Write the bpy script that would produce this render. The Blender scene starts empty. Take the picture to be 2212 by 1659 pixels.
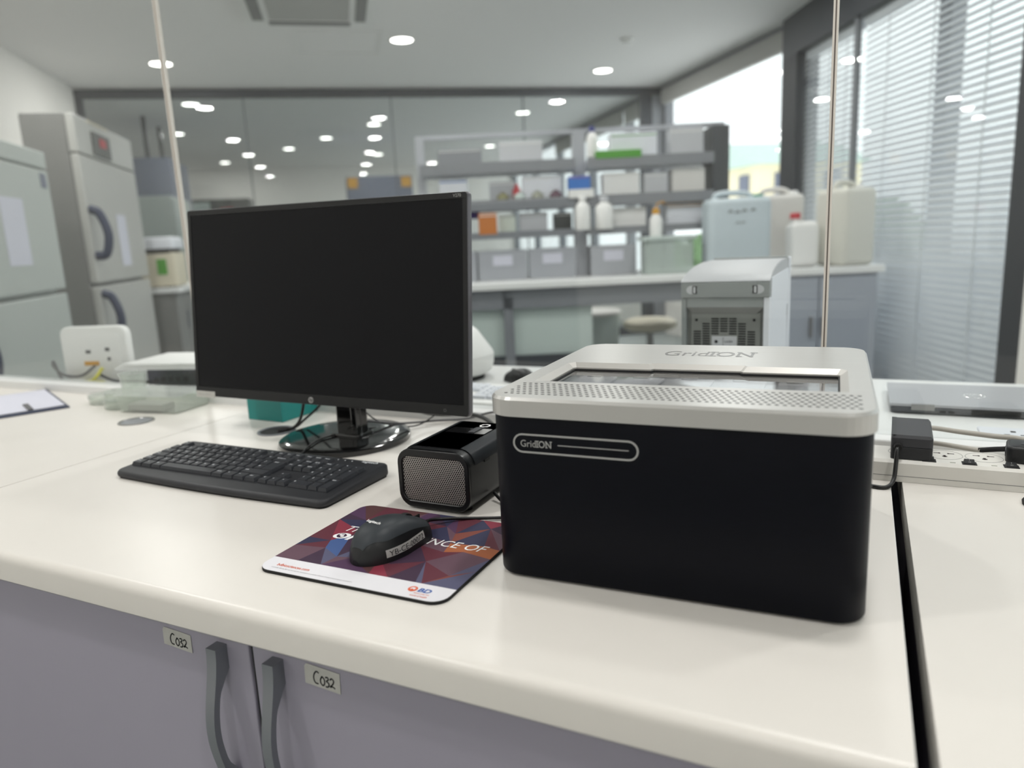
import bpy, bmesh, math, random
from mathutils import Vector, Matrix
random.seed(7)
PI = math.pi
S = bpy.context.scene
C = S.collection
T = 0.80                      # height of the main worktop above the floor

# ------------------------------------------------------------------ camera
CX, CY, CZ = 0.352, -0.6485, 0.3584 + T
YAW, PITCH, ROLL, FPX = 0.4542, 0.1980, -0.0481, 1571.14
cam = bpy.data.cameras.new('camera')
camo = bpy.data.objects.new('camera', cam)
C.objects.link(camo)
fw = Vector((-math.sin(YAW)*math.cos(PITCH), math.cos(YAW)*math.cos(PITCH), -math.sin(PITCH)))
rt = Vector((math.cos(YAW), math.sin(YAW), 0))
up = rt.cross(fw)
r2 = rt*math.cos(ROLL) + up*math.sin(ROLL)
u2 = -rt*math.sin(ROLL) + up*math.cos(ROLL)
mw = Matrix((r2, u2, -fw)).transposed().to_4x4()
mw.translation = (CX, CY, CZ)
camo.matrix_world = mw
cam.sensor_width = 36.0
cam.lens = FPX/2212*36.0
cam.clip_start = 0.02
cam.clip_end = 200
cam.dof.use_dof = True
cam.dof.focus_distance = 0.93
cam.dof.aperture_fstop = 3.1
S.camera = camo

# ------------------------------------------------------------------ world, exposure
w = bpy.data.worlds.new('overcast_sky')
S.world = w
w.use_nodes = True
w.node_tree.nodes['Background'].inputs[0].default_value = (0.95, 0.98, 1.0, 1)
w.node_tree.nodes['Background'].inputs[1].default_value = 2.2
S.view_settings.view_transform = 'Standard'
S.view_settings.look = 'None'
S.view_settings.gamma = 1.0
S.view_settings.use_curve_mapping = False
S.view_settings.exposure = -0.16
try:
    S.cycles.transparent_max_bounces = 24
    S.cycles.max_bounces = 10
except Exception:
    pass
LAMP_W = 13.5                 # watts of one downlight

# ------------------------------------------------------------------ materials
def lin(c):
    return tuple(((v/255)/12.92 if v/255 <= 0.04045 else ((v/255+0.055)/1.055)**2.4) for v in c)
MATS = {}
def M(name, col, rough=.5, metal=0., spec=.5, var=0., vscale=8., bump=0., bscale=60., coat=0., stretch=None, emit=0.):
    m = bpy.data.materials.new(name)
    m.use_nodes = True
    nt = m.node_tree
    b = nt.nodes['Principled BSDF']
    c = lin(col)
    b.inputs['Base Color'].default_value = (*c, 1)
    b.inputs['Roughness'].default_value = rough
    b.inputs['Metallic'].default_value = metal
    b.inputs['Specular IOR Level'].default_value = spec
    b.inputs['Coat Weight'].default_value = coat
    b.inputs['Coat Roughness'].default_value = .05
    if emit:
        b.inputs['Emission Color'].default_value = (*c, 1)
        b.inputs['Emission Strength'].default_value = emit
    if var or bump:
        tc = nt.nodes.new('ShaderNodeTexCoord')
        src = tc.outputs['Object']
        if stretch:
            mp = nt.nodes.new('ShaderNodeMapping')
            mp.inputs['Scale'].default_value = stretch
            nt.links.new(src, mp.inputs['Vector'])
            src = mp.outputs['Vector']
        if var:
            n = nt.nodes.new('ShaderNodeTexNoise')
            n.inputs['Scale'].default_value = vscale
            n.inputs['Detail'].default_value = 4
            nt.links.new(src, n.inputs['Vector'])
            r = nt.nodes.new('ShaderNodeValToRGB')
            r.color_ramp.elements[0].position = .3
            r.color_ramp.elements[1].position = .7
            r.color_ramp.elements[0].color = (*[max(0, v*(1-var)) for v in c], 1)
            r.color_ramp.elements[1].color = (*[min(1, v*(1+var)) for v in c], 1)
            nt.links.new(n.outputs['Fac'], r.inputs['Fac'])
            nt.links.new(r.outputs['Color'], b.inputs['Base Color'])
        if bump:
            n2 = nt.nodes.new('ShaderNodeTexNoise')
            n2.inputs['Scale'].default_value = bscale
            n2.inputs['Detail'].default_value = 3
            nt.links.new(src, n2.inputs['Vector'])
            bp = nt.nodes.new('ShaderNodeBump')
            bp.inputs['Strength'].default_value = bump
            bp.inputs['Distance'].default_value = .001
            nt.links.new(n2.outputs['Fac'], bp.inputs['Height'])
            nt.links.new(bp.outputs['Normal'], b.inputs['Normal'])
    MATS[name] = m
    return m
def glassy(name, tint=(.97, .985, .98), ior=1.45, rough=0., haze=0., hazecol=(.8, .82, .82)):
    m = bpy.data.materials.new(name)
    m.use_nodes = True
    nt = m.node_tree
    nt.nodes.clear()
    out = nt.nodes.new('ShaderNodeOutputMaterial')
    tr = nt.nodes.new('ShaderNodeBsdfTransparent')
    tr.inputs[0].default_value = (*tint, 1)
    gl = nt.nodes.new('ShaderNodeBsdfGlossy')
    gl.inputs['Roughness'].default_value = rough
    # Schlick reflectance from the absolute facing angle, alike on both faces of a pane
    ge = nt.nodes.new('ShaderNodeNewGeometry')
    dt = nt.nodes.new('ShaderNodeVectorMath')
    dt.operation = 'DOT_PRODUCT'
    nt.links.new(ge.outputs['Normal'], dt.inputs[0])
    nt.links.new(ge.outputs['Incoming'], dt.inputs[1])
    f0 = ((ior-1)/(ior+1))**2
    last_ = dt.outputs['Value']
    for op, b_ in (('ABSOLUTE', None), ('SUBTRACT', 'rev'), ('POWER', 5.), ('MULTIPLY', 1-f0), ('ADD', f0)):
        mn = nt.nodes.new('ShaderNodeMath')
        mn.operation = op
        mn.use_clamp = op == 'SUBTRACT'
        if b_ == 'rev':
            mn.inputs[0].default_value = 1.
            nt.links.new(last_, mn.inputs[1])
        else:
            nt.links.new(last_, mn.inputs[0])
            if b_ is not None: mn.inputs[1].default_value = b_
        last_ = mn.outputs[0]
    class fr: outputs = [last_]
    mx = nt.nodes.new('ShaderNodeMixShader')
    nt.links.new(fr.outputs[0], mx.inputs[0])
    nt.links.new(tr.outputs[0], mx.inputs[1])
    nt.links.new(gl.outputs[0], mx.inputs[2])
    last = mx
    if haze:
        df = nt.nodes.new('ShaderNodeBsdfDiffuse')
        df.inputs[0].default_value = (*hazecol, 1)
        m2 = nt.nodes.new('ShaderNodeMixShader')
        m2.inputs[0].default_value = haze
        nt.links.new(mx.outputs[0], m2.inputs[1])
        nt.links.new(df.outputs[0], m2.inputs[2])
        last = m2
    nt.links.new(last.outputs[0], out.inputs[0])
    MATS[name] = m
    return m

M('worktop', (221, 217, 211), .32, spec=.4, var=.02, vscale=3, bump=.02, bscale=400)
M('worktop_far', (226, 227, 226), .3, spec=.4)
M('cabinet', (158, 154, 168), .45, var=.02, vscale=2, bump=.03, bscale=900)
M('seal', (58, 60, 62), .6)
M('handle', (136, 139, 144), .36, metal=.6, bump=.03, bscale=500)
M('silver', (188, 187, 184), .34, metal=.55, var=.02, vscale=3, stretch=(1, 60, 1))
M('silver_bright', (235, 235, 232), .2, metal=.7)
M('bevel', (178, 176, 172), .45, metal=.5)
M('engraved', (126, 125, 124), .35, metal=.6)
M('vent_grey', (128, 130, 127), .5)
M('hood_grey', (172, 174, 178), .45)
M('silver_dark', (150, 149, 148), .3, metal=.8)
M('brushed_black', (8, 10, 17), .4, spec=.12, var=.25, vscale=30, stretch=(1, 1, 40), bump=.04, bscale=60)
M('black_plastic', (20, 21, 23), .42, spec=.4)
M('black_satin', (54, 58, 63), .45, spec=.4, bump=.02, bscale=1500)
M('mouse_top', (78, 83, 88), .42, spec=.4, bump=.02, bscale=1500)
M('cap_green', (96, 150, 132), .5)
M('black_gloss', (10, 10, 11), .1, spec=.5, coat=.5)
M('monitor_black', (14, 15, 17), .3, spec=.4)
M('screen', (15, 16, 19), .28, spec=.15)
M('monitor_side', (92, 90, 94), .4, metal=.3)
M('keyboard', (38, 39, 43), .5, spec=.4, bump=.04, bscale=1500)
M('key', (44, 46, 51), .48, spec=.4, bump=.03, bscale=2000)
M('keybed', (18, 18, 20), .6)
M('legend', (205, 208, 212), .6)
M('print_white', (236, 236, 236), .6)
M('print_grey', (158, 158, 156), .5)
M('rubber', (16, 16, 17), .8, bump=.3, bscale=3000)
M('pad_white', (222, 221, 226), .7, bump=.05, bscale=3000)
M('ink_orange', (214, 92, 52), .7)
M('ink_blue', (38, 84, 160), .7)
M('ink_black', (24, 24, 26), .7)
M('ink_grey', (96, 96, 98), .7)
M('sticker', (214, 212, 210), .55)
M('tape', (188, 187, 182), .6, var=.05, vscale=80)
M('grille_metal', (176, 172, 168), .38, metal=.6)
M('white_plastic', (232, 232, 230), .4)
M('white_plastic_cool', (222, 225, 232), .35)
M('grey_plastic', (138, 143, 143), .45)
M('lid_grey', (190, 192, 196), .45)
M('dark_panel', (74, 76, 74), .5)
M('slot_black', (18, 19, 20), .7)
M('strip_white', (214, 212, 206), .4, bump=.02, bscale=600)
M('hole_dark', (46, 34, 36), .8)
M('adapter', (48, 49, 53), .55, bump=.08, bscale=2500)
M('adapter_front', (22, 24, 28), .5)
M('cable_black', (14, 14, 15), .4)
M('cable_grey', (166, 162, 154), .5)
M('laptop_lid', (176, 177, 181), .35, metal=.4)
M('laptop_edge', (78, 80, 84), .45)
M('teal', (28, 138, 134), .45)
M('ceiling', (226, 225, 223), .9)
M('wall', (240, 237, 232), .9, var=.01)
M('floor', (150, 156, 154), .5, var=.05, vscale=4)
M('alu_dark', (66, 69, 74), .45, metal=.3)
M('alu_black', (36, 39, 46), .5)
M('alu_grey', (128, 131, 136), .45, metal=.2)
M('blind', (214, 217, 222), .45)
M('roller', (168, 168, 164), .8)
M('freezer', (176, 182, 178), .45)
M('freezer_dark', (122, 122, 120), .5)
M('freezer_pale', (176, 176, 172), .4)  # paler grey of the taller freezer's door
M('navy', (34, 44, 70), .5)
M('paper', (205, 206, 218), .8)
M('rack', (164, 167, 173), .45)
M('rack_dark', (62, 66, 70), .5)
M('cream', (208, 200, 178), .5)
M('leaf_green', (72, 150, 36), .6)
M('amber', (206, 150, 38), .6)
M('blue', (34, 108, 190), .5)
M('deep_blue', (40, 48, 120), .6)
M('red', (186, 50, 60), .6)
M('brown', (190, 118, 62), .7)
M('olive', (126, 124, 88), .7)
M('purple', (66, 52, 112), .6)
M('slate', (104, 110, 128), .5)
M('jerry_blue', (190, 202, 208), .5, var=.02)
M('jerry_white', (216, 214, 210), .5, var=.02)
M('jerry_cream', (212, 211, 202), .5)
M('house_yellow', (246, 234, 200), .8)
M('roof_green', (196, 218, 208), .8)
M('foliage', (96, 128, 84), .9, var=.3, vscale=3)
M('panel_green', (186, 198, 194), .6)
M('bench_door', (158, 164, 174), .5)
M('clear_tint', (210, 218, 208), .3)
M('yellow', (206, 200, 60), .5)
M('lamp_glow', (255, 252, 244), .5, emit=9.)
M('lamp_trim', (225, 225, 222), .5)
M('display_red', (170, 40, 50), .5)
M('olive_grey', (150, 152, 138), .6)
for nm, cc in (('f_plum', (52, 28, 54)), ('f_wine', (88, 30, 46)), ('f_crimson', (126, 36, 56)), ('f_violet', (70, 40, 74)),
               ('f_navy', (38, 38, 70)), ('f_blue', (58, 84, 136)), ('f_rust', (118, 58, 46)), ('f_orange', (158, 88, 50)),
               ('f_mauve', (92, 64, 78)), ('f_brown', (76, 40, 42)), ('f_green', (124, 128, 88)), ('f_slate', (78, 78, 106))):
    M(nm, cc, .75, bump=.05, bscale=3000)
glassy('pane', (.965, .975, .972))
glassy('pane_far', (.86, .88, .88), 1.5)
glassy('lid_glass', (.9, .9, .9), 1.7)
glassy('clear_plastic', (.93, .95, .93), 1.45, .08, haze=.16, hazecol=(.86, .88, .85))
glassy('frosted', (.80, .86, .82), 1.4, .2, haze=.55, hazecol=(.62, .70, .66))
M('pane_edge', (214, 208, 200), .25)
M('pane_edge_dark', (104, 92, 84), .3)

# ------------------------------------------------------------------ mesh helpers
def bm_new():
    return bmesh.new()
def bx(bm, x0, x1, y0, y1, z0, z1, mi=0):
    v = [bm.verts.new(p) for p in ((x0, y0, z0), (x1, y0, z0), (x1, y1, z0), (x0, y1, z0), (x0, y0, z1), (x1, y0, z1), (x1, y1, z1), (x0, y1, z1))]
    fs = []
    for q in ((0, 3, 2, 1), (4, 5, 6, 7), (0, 1, 5, 4), (1, 2, 6, 5), (2, 3, 7, 6), (3, 0, 4, 7)):
        f = bm.faces.new([v[i] for i in q])
        f.material_index = mi
        fs.append(f)
    return v
def box(x0, x1, y0, y1, z0, z1, bev=0., seg=2):
    bm = bm_new()
    bx(bm, x0, x1, y0, y1, z0, z1)
    if bev:
        bmesh.ops.bevel(bm, geom=bm.edges[:], offset=bev, segments=seg, affect='EDGES', profile=.5)
    return bm
def rrect(x0, x1, y0, y1, r, n=5):
    pts = []
    if not isinstance(r, (tuple, list)):
        r = (r, r, r, r)
    for (cx, cy, a, rr) in ((x1-r[0], y0+r[0], -PI/2, r[0]), (x1-r[1], y1-r[1], 0, r[1]), (x0+r[2], y1-r[2], PI/2, r[2]), (x0+r[3], y0+r[3], PI, r[3])):
        for i in range(n+1):
            t = a + PI/2*i/n
            pts.append((cx+rr*math.cos(t), cy+rr*math.sin(t)))
    return pts
def loft(bm, rings, cap0=True, cap1=True, closed=True, mi=0):
    vr = [[bm.verts.new(p) for p in ring] for ring in rings]
    n = len(vr[0])
    for a, b in zip(vr, vr[1:]):
        for i in range(n if closed else n-1):
            j = (i+1) % n
            f = bm.faces.new((a[i], a[j], b[j], b[i]))
            f.material_index = mi
    if cap0:
        bm.faces.new(list(reversed(vr[0]))).material_index = mi
    if cap1:
        bm.faces.new(vr[-1]).material_index = mi
    return vr
def inset_pts(pts, d):
    # simple inward offset of a counter-clockwise convex-ish outline
    n = len(pts)
    out = []
    for i in range(n):
        p0, p1, p2 = Vector(pts[i-1]), Vector(pts[i]), Vector(pts[(i+1) % n])
        a = p1-p0
        b = p2-p1
        if a.length < 1e-9: a = b
        if b.length < 1e-9: b = a
        na = Vector((-a.y, a.x)).normalized()
        nb = Vector((-b.y, b.x)).normalized()
        m = (na+nb)
        if m.length < 1e-6: m = na
        m.normalize()
        k = d/max(.4, m.dot(na))
        out.append((p1.x+m.x*k, p1.y+m.y*k))
    return out
def slab(pts, z0, z1, bev=0., seg=2, both=False):
    bm = bm_new()
    rings = []
    if both and bev:
        for k in range(seg):
            t = PI/2*k/seg
            q = inset_pts(pts, bev*(1-math.sin(t)))
            rings.append([(x, y, z0+bev*(1-math.cos(t))) for x, y in q])
        rings.append([(x, y, z0+bev) for x, y in pts])
    else:
        rings.append([(x, y, z0) for x, y in pts])
    if bev:
        rings.append([(x, y, z1-bev) for x, y in pts])
        for k in range(1, seg+1):
            t = PI/2*k/seg
            q = inset_pts(pts, bev*(1-math.cos(t)))
            rings.append([(x, y, z1-bev+bev*math.sin(t)) for x, y in q])
    else:
        rings.append([(x, y, z1) for x, y in pts])
    loft(bm, rings)
    return bm
def cyl(bm, c, r, z0, z1, n=20, r1=None):
    r1 = r if r1 is None else r1
    loft(bm, [[(c[0]+r*math.cos(2*PI*i/n), c[1]+r*math.sin(2*PI*i/n), z0) for i in range(n)],
              [(c[0]+r1*math.cos(2*PI*i/n), c[1]+r1*math.sin(2*PI*i/n), z1) for i in range(n)]])
    return bm
def lathe(prof, n=24, c=(0, 0)):
    bm = bm_new()
    loft(bm, [[(c[0]+max(r, 1e-4)*math.cos(2*PI*i/n), c[1]+max(r, 1e-4)*math.sin(2*PI*i/n), z) for i in range(n)] for r, z in prof])
    return bm
def spline(pts, per=8):
    P = [Vector(p) for p in pts]
    out = []
    for i in range(len(P)-1):
        p0 = P[i-1] if i else P[0]*2-P[1]
        p1, p2 = P[i], P[i+1]
        p3 = P[i+2] if i+2 < len(P) else P[-1]*2-P[-2]
        for k in range(per):
            t = k/per
            out.append(.5*((2*p1)+(-p0+p2)*t+(2*p0-5*p1+4*p2-p3)*t*t+(-p0+3*p1-3*p2+p3)*t**3))
    out.append(P[-1])
    return out
def tube(pts, r, n=8, per=8, bm=None, smooth=True):
    bm = bm or bm_new()
    P = spline(pts, per) if smooth else [Vector(p) for p in pts]
    rings = []
    nrm = None
    for i, p in enumerate(P):
        t = (P[min(i+1, len(P)-1)]-P[max(i-1, 0)]).normalized()
        if nrm is None:
            nrm = Vector((0, 0, 1)) if abs(t.z) < .9 else Vector((1, 0, 0))
        nrm = (nrm-t*nrm.dot(t)).normalized()
        b = t.cross(nrm)
        rr = r(i/(len(P)-1)) if callable(r) else r
        rings.append([p+nrm*rr*math.cos(2*PI*k/n)+b*rr*math.sin(2*PI*k/n) for k in range(n)])
    loft(bm, rings)
    return bm
def ribbon(bm, pts, wd, z, plane='xy', h=.0003):
    # flat pen stroke along a 2D polyline, given a little thickness
    P = [Vector((*p, 0)) for p in pts]
    L, R = [], []
    for i, p in enumerate(P):
        t = (P[min(i+1, len(P)-1)]-P[max(i-1, 0)]).normalized()
        n = Vector((-t.y, t.x, 0))*wd/2
        L.append(p+n)
        R.append(p-n)
    for i in range(len(P)-1):
        q = (R[i], R[i+1], L[i+1], L[i])
        if plane == 'xy':
            bm.faces.new([bm.verts.new((v.x, v.y, z)) for v in q])
        else:       # xz plane facing -y at y=z
            bm.faces.new([bm.verts.new((v.x, z, v.y)) for v in q])
def holed(outer, holes, z):
    """flat face with holes, returns bmesh plus loops of verts"""
    bm = bm_new()
    loops = []
    ed = []
    for L in [outer]+holes:
        vs = [bm.verts.new((p[0], p[1], z)) for p in L]
        loops.append(vs)
        for i in range(len(vs)):
            ed.append(bm.edges.new((vs[i], vs[(i+1) % len(vs)])))
    bmesh.ops.triangle_fill(bm, edges=ed, use_beauty=True, use_dissolve=False, normal=(0, 0, 1))
    return bm, loops
def wall_loop(bm, vs, dz, inset=None):
    lo = [bm.verts.new((v.co.x, v.co.y, v.co.z+dz)) for v in vs]
    n = len(vs)
    for i in range(n):
        bm.faces.new((vs[i], vs[(i+1) % n], lo[(i+1) % n], lo[i]))
    return lo
def perf(bm, u0, u1, v0, v1, nu, nv, r, mp, depth, stagger=True, n=8, el=1.0):
    cw, ch = (u1-u0)/nu, (v1-v0)/nv
    cache = {}
    def V(u, v, d):
        k = (round(u, 6), round(v, 6), round(d, 6))
        if k not in cache:
            cache[k] = bm.verts.new(mp(u, v, d))
        return cache[k]
    for j in range(nv):
        off = cw/2 if (stagger and j % 2) else 0
        cnt = nu-1 if (stagger and j % 2) else nu
        a, b = v0+j*ch, v0+(j+1)*ch
        if off:
            bm.faces.new((V(u0, a, 0), V(u0+off, a, 0), V(u0+off, b, 0), V(u0, b, 0)))
            bm.faces.new((V(u1-off, a, 0), V(u1, a, 0), V(u1, b, 0), V(u1-off, b, 0)))
        for i in range(cnt):
            x0 = u0+off+i*cw
            x1 = x0+cw
            xm, ym = (x0+x1)/2, (a+b)/2
            if n == 4:
                outer = [(x1, b), (x0, b), (x0, a), (x1, a)]
                ang = [PI/4+PI/2*k for k in range(4)]
            else:
                outer = [(x1, ym), (x1, b), (xm, b), (x0, b), (x0, ym), (x0, a), (xm, a), (x1, a)]
                ang = [PI/4*k for k in range(8)]
            inn = [(xm+r*math.cos(t), ym+r*el*math.sin(t)) for t in ang]
            m = len(outer)
            for k in range(m):
                k2 = (k+1) % m
                bm.faces.new((V(*inn[k], 0), V(*outer[k], 0), V(*outer[k2], 0), V(*inn[k2], 0)))
                bm.faces.new((V(*inn[k], 0), V(*inn[k2], 0), V(*inn[k2], depth), V(*inn[k], depth))).material_index = 1  # hole walls get the dark second material: shade put into their colour
    return bm

def obj(name, bm, mat, parent=None, smooth=False, loc=None, rot=None, label=None, angle=None):
    if isinstance(bm, bpy.types.Mesh):
        me = bm
    else:
        bmesh.ops.recalc_face_normals(bm, faces=bm.faces[:])
        me = bpy.data.meshes.new(name)
        bm.to_mesh(me)
        bm.free()
    if not me.materials:
        for mm in (mat if isinstance(mat, (list, tuple)) else [mat]):
            me.materials.append(MATS[mm])
    if smooth:
        me.polygons.foreach_set('use_smooth', [True]*len(me.polygons))
        if angle is not None or smooth == 'auto':
            try:
                me.set_sharp_from_angle(angle=math.radians(angle or 35))
            except Exception:
                pass
    o = bpy.data.objects.new(name, me)
    C.objects.link(o)
    if parent: o.parent = parent
    if loc: o.location = loc
    if rot: o.rotation_euler = rot
    if label: o['label'] = label
    return o
def thing(name, label, cat, loc=(0, 0, 0), rotz=0., group=None, rot=None):
    o = bpy.data.objects.new(name, None)
    C.objects.link(o)
    o.empty_display_size = .05
    o.location = loc
    o.rotation_euler = rot or (0, 0, rotz)
    o['label'] = label
    o['category'] = cat
    if group: o['group'] = group
    return o
def tag(o, label, cat, group=None):
    o['label'] = label
    o['category'] = cat
    if group: o['group'] = group
    return o
def struct(name, bm, mat, parent=None, frame=None, smooth=False):
    o = obj(name, bm, mat, parent, smooth)
    if not parent:
        o['kind'] = 'structure'
        if frame:
            o.location = frame.o
            o.rotation_euler = (0, 0, frame.a)
    return o
TXT = {}
def text_mesh(s, size, ext=0., bold=0., shear=0., spacing=1., res=3, align='LEFT', xs=1.):
    k = (s, size, ext, bold, shear, spacing, res, align, xs)
    if k in TXT: return TXT[k]
    cu = bpy.data.curves.new('text', 'FONT')
    cu.body = s
    cu.size = size
    cu.extrude = ext
    cu.offset = bold
    cu.shear = shear
    cu.space_character = spacing
    cu.resolution_u = res
    cu.align_x = align
    cu.align_y = 'BOTTOM_BASELINE'
    o = bpy.data.objects.new('text_tmp', cu)
    C.objects.link(o)
    bpy.context.view_layer.update()
    dg = bpy.context.evaluated_depsgraph_get()
    me = bpy.data.meshes.new_from_object(o.evaluated_get(dg))
    bpy.data.objects.remove(o)
    bpy.data.curves.remove(cu)
    me.materials.clear()
    if xs != 1.:
        for v in me.vertices: v.co.x *= xs
    TXT[k] = me
    return me
def text(name, s, size, mat, parent, loc, rot=(0, 0, 0), **k):
    me = text_mesh(s, size, **k).copy()
    return obj(name, me, mat, parent, loc=loc, rot=rot)
def fit_text(name, s, width, height, mat, parent, loc, rot=(0, 0, 0), **k):
    me = text_mesh(s, 1., **k).copy()
    xs = [v.co.x for v in me.vertices]
    ys = [v.co.y for v in me.vertices]
    x0, x1, y0, y1 = min(xs), max(xs), min(ys), max(ys)
    sh = k.get('shear', 0)
    for v in me.vertices:
        v.co.x = (v.co.x-x0)/(x1-x0)*width
        v.co.y = (v.co.y-(y0 if height else 0))*((height/(y1-y0)) if height else width/(x1-x0))
    return obj(name, me, mat, parent, loc=loc, rot=rot)

class Frame:
    def __init__(s, ox, oy, a):
        s.o = Vector((ox, oy, 0))
        s.a = a
    def p(s, x, y, z=0.):
        c, n = math.cos(s.a), math.sin(s.a)
        return (s.o.x+x*c-y*n, s.o.y+x*n+y*c, z)
RM = Frame(CX, CY, math.radians(38.5))      # the room's own axes
VF = Frame(CX, CY, YAW)                     # axes of the island bench across the room

# ================================================================== ROOM SHELL
H = 2.70
EL, ER, EB, EF, EN = -2.28, 3.58, 7.85, 15.2, -2.6
struct('floor', box(EL-1.2, ER+.1, EN-.1, EF+.1, -.1, 0), 'floor', frame=RM)
struct('ceiling', box(EL-1.2, ER+.1, EN-.1, EF+.1, H, H+.1), 'ceiling', frame=RM)
struct('wall_left', box(EL-.1, EL, EN, EB+.06, 0, H), 'wall', frame=RM)
struct('wall_front', box(EL-.1, ER, EN-.1, EN, 0, H), 'wall', frame=RM)
struct('wall_back', box(EL-1.2, ER, EF, EF+.1, 0, H), 'wall', frame=RM)
struct('wall_left_far', box(EL-1.2, EL-1.1, EB+.06, EF, 0, H), 'wall', frame=RM)
struct('wall_return', box(EL-1.2, EL-.1, EB-.02, EB+.06, 0, H), 'wall', frame=RM)
# window wall on the right: sill, header, mullions, panes
struct('wall_right', box(ER, ER+.1, EN, EF, 0, .45), 'wall', frame=RM)
struct('trim_1', box(ER-.02, ER+.1, EN, EF, H-.05, H), 'alu_grey', frame=RM)
edges = [EN, -1.0, .7, 2.3, 3.9, 5.4, 7.8, 8.9, 10.3, 11.9, 13.5, EF]
for i, (a, b) in enumerate(zip(edges, edges[1:])):
    wn = struct('window_%d' % (i+1), box(ER+.03, ER+.05, a+.04, b-.04, .45, H-.05), 'pane', frame=RM)
    mo = struct('window_frame', box(ER-.01, ER+.09, b-.05, b+.05, .45, H-.05), 'alu_grey', wn)
for i, (a, b) in enumerate(((5.46, 6.7), (6.7, 7.75))):
    o = struct('trim_%d' % (2+i), box(ER-.06, ER-.01, a, b, H-.20, H-.052), 'roller', frame=RM)
for i, (a, b) in enumerate(((8.0, 8.85), (8.95, 10.25), (10.35, 11.85))):
    o = struct('trim_%d' % (4+i), box(ER-.05, ER-.02, a, b, H-.24, H-.052), 'roller', frame=RM)
# glazed partition across the back of the room
pf = bm_new()
bx(pf, EL, ER, EB-.03, EB+.03, H-.09, H-.012)
bx(pf, EL, EL+.06, EB-.03, EB+.03, 0, H-.09)
bx(pf, ER-.26, ER-.14, EB-.04, EB+.04, 0, H-.09)
for xx in (.62, 2.0, -.8):
    bx(pf, xx-.004, xx+.004, EB-.012, EB+.012, .1, H-.09)
bx(pf, EL, ER, EB-.03, EB+.03, 0, .1)
struct('partition_frame', pf, 'alu_dark', frame=RM)
struct('trim_9', box(ER-.14, ER, EB-.05, EB+.05, 0, H-.09), 'alu_grey', frame=RM)
for i, (a, b) in enumerate(((EL+.06, -.804), (-.796, .616), (.624, 1.996), (2.004, ER-.26))):
    struct('window_%d' % (20+i), box(a, b, EB-.005, EB+.005, .1, H-.09), 'pane_far', frame=RM)
# dark column where the blind partition meets the windows
struct('column', box(3.53, 3.64, 5.18, 5.41, 0, H), 'alu_black', frame=RM)

# angled glass partition with venetian blinds between column and camera side
pa = math.radians(38.5)+math.atan2(-.98, -.2)
BP = Frame(*RM.p(3.53, 5.41)[:2], pa)       # local +x runs from the column towards the viewer; +y is right of travel
def bpbox(*a): return box(*a)
struct('trim_10', box(.0, 7.2, -.05, .05, 1.61+T, H), 'alu_dark', frame=BP)
struct('trim_11', box(.0, .28, -.05, .05, 0, 1.61+T), 'alu_black', frame=BP)
struct('trim_12', box(2.70, 2.84, -.05, .05, 0, 1.61+T), 'alu_black', frame=BP)
struct('trim_13', box(2.84, 7.2, -.05, .05, 0, 1.0), 'wall', frame=BP)
struct('trim_14', box(1.125, 1.165, -.03, .0, 0, 1.61+T), 'alu_grey', frame=BP)
for i, (a, b) in enumerate(((.28, 1.125), (1.165, 2.70), (2.84, 7.2))):
    struct('window_%d' % (30+i), box(a, b, -.022, -.014, .04, 1.61+T), 'pane_far' if i == 2 else 'pane', frame=BP)
def blind(x0, x1, label):
    t = thing('venetian_blind', label, 'blind', BP.p((x0+x1)/2, .035), BP.a, 'venetian blinds in the angled glass partition')
    L = (x1-x0)/2-.01
    bm = bm_new()
    tilt = math.radians(47)
    hw = .0232
    pr = []
    for k in range(-4, 5):
        a, b = k/4*hw, .0045*(1-(k/4)**2)
        pr.append((-(a*math.cos(tilt)+b*math.sin(tilt)), -a*math.sin(tilt)+b*math.cos(tilt)))
    pr += [(y_+.0004, z_-.0006) for y_, z_ in reversed(pr)]
    loft(bm, [[(-L, y_, z_) for y_, z_ in pr], [(L, y_, z_) for y_, z_ in pr]])
    bmesh.ops.recalc_face_normals(bm, faces=bm.faces[:])
    me = bpy.data.meshes.new('slat')
    bm.to_mesh(me)
    bm.free()
    me.materials.append(MATS['blind'])
    z = .08
    while z < 1.61+T-.08:
        o = bpy.data.objects.new('slat', me)
        C.objects.link(o)
        o.parent = t
        o.location = (0, 0, z)
        z += .038
    obj('head_rail', box(-L, L, -.02, .02, 1.61+T-.06, 1.61+T-.01), 'blind', t)
    obj('bottom_rail', box(-L, L, -.015, .015, .035, .055), 'blind', t)
    for k in (-.6, 0, .6):
        obj('ladder_tape', box(L*k-.006, L*k+.006, -.026, -.0255, .05, 1.61+T-.05), 'blind', t)
blind(.29, 1.13, 'narrower pale grey venetian blind next to the black column, behind the tall jerrycan')
blind(1.16, 2.70, 'wide pale grey venetian blind filling the glass at the right edge')

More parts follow.
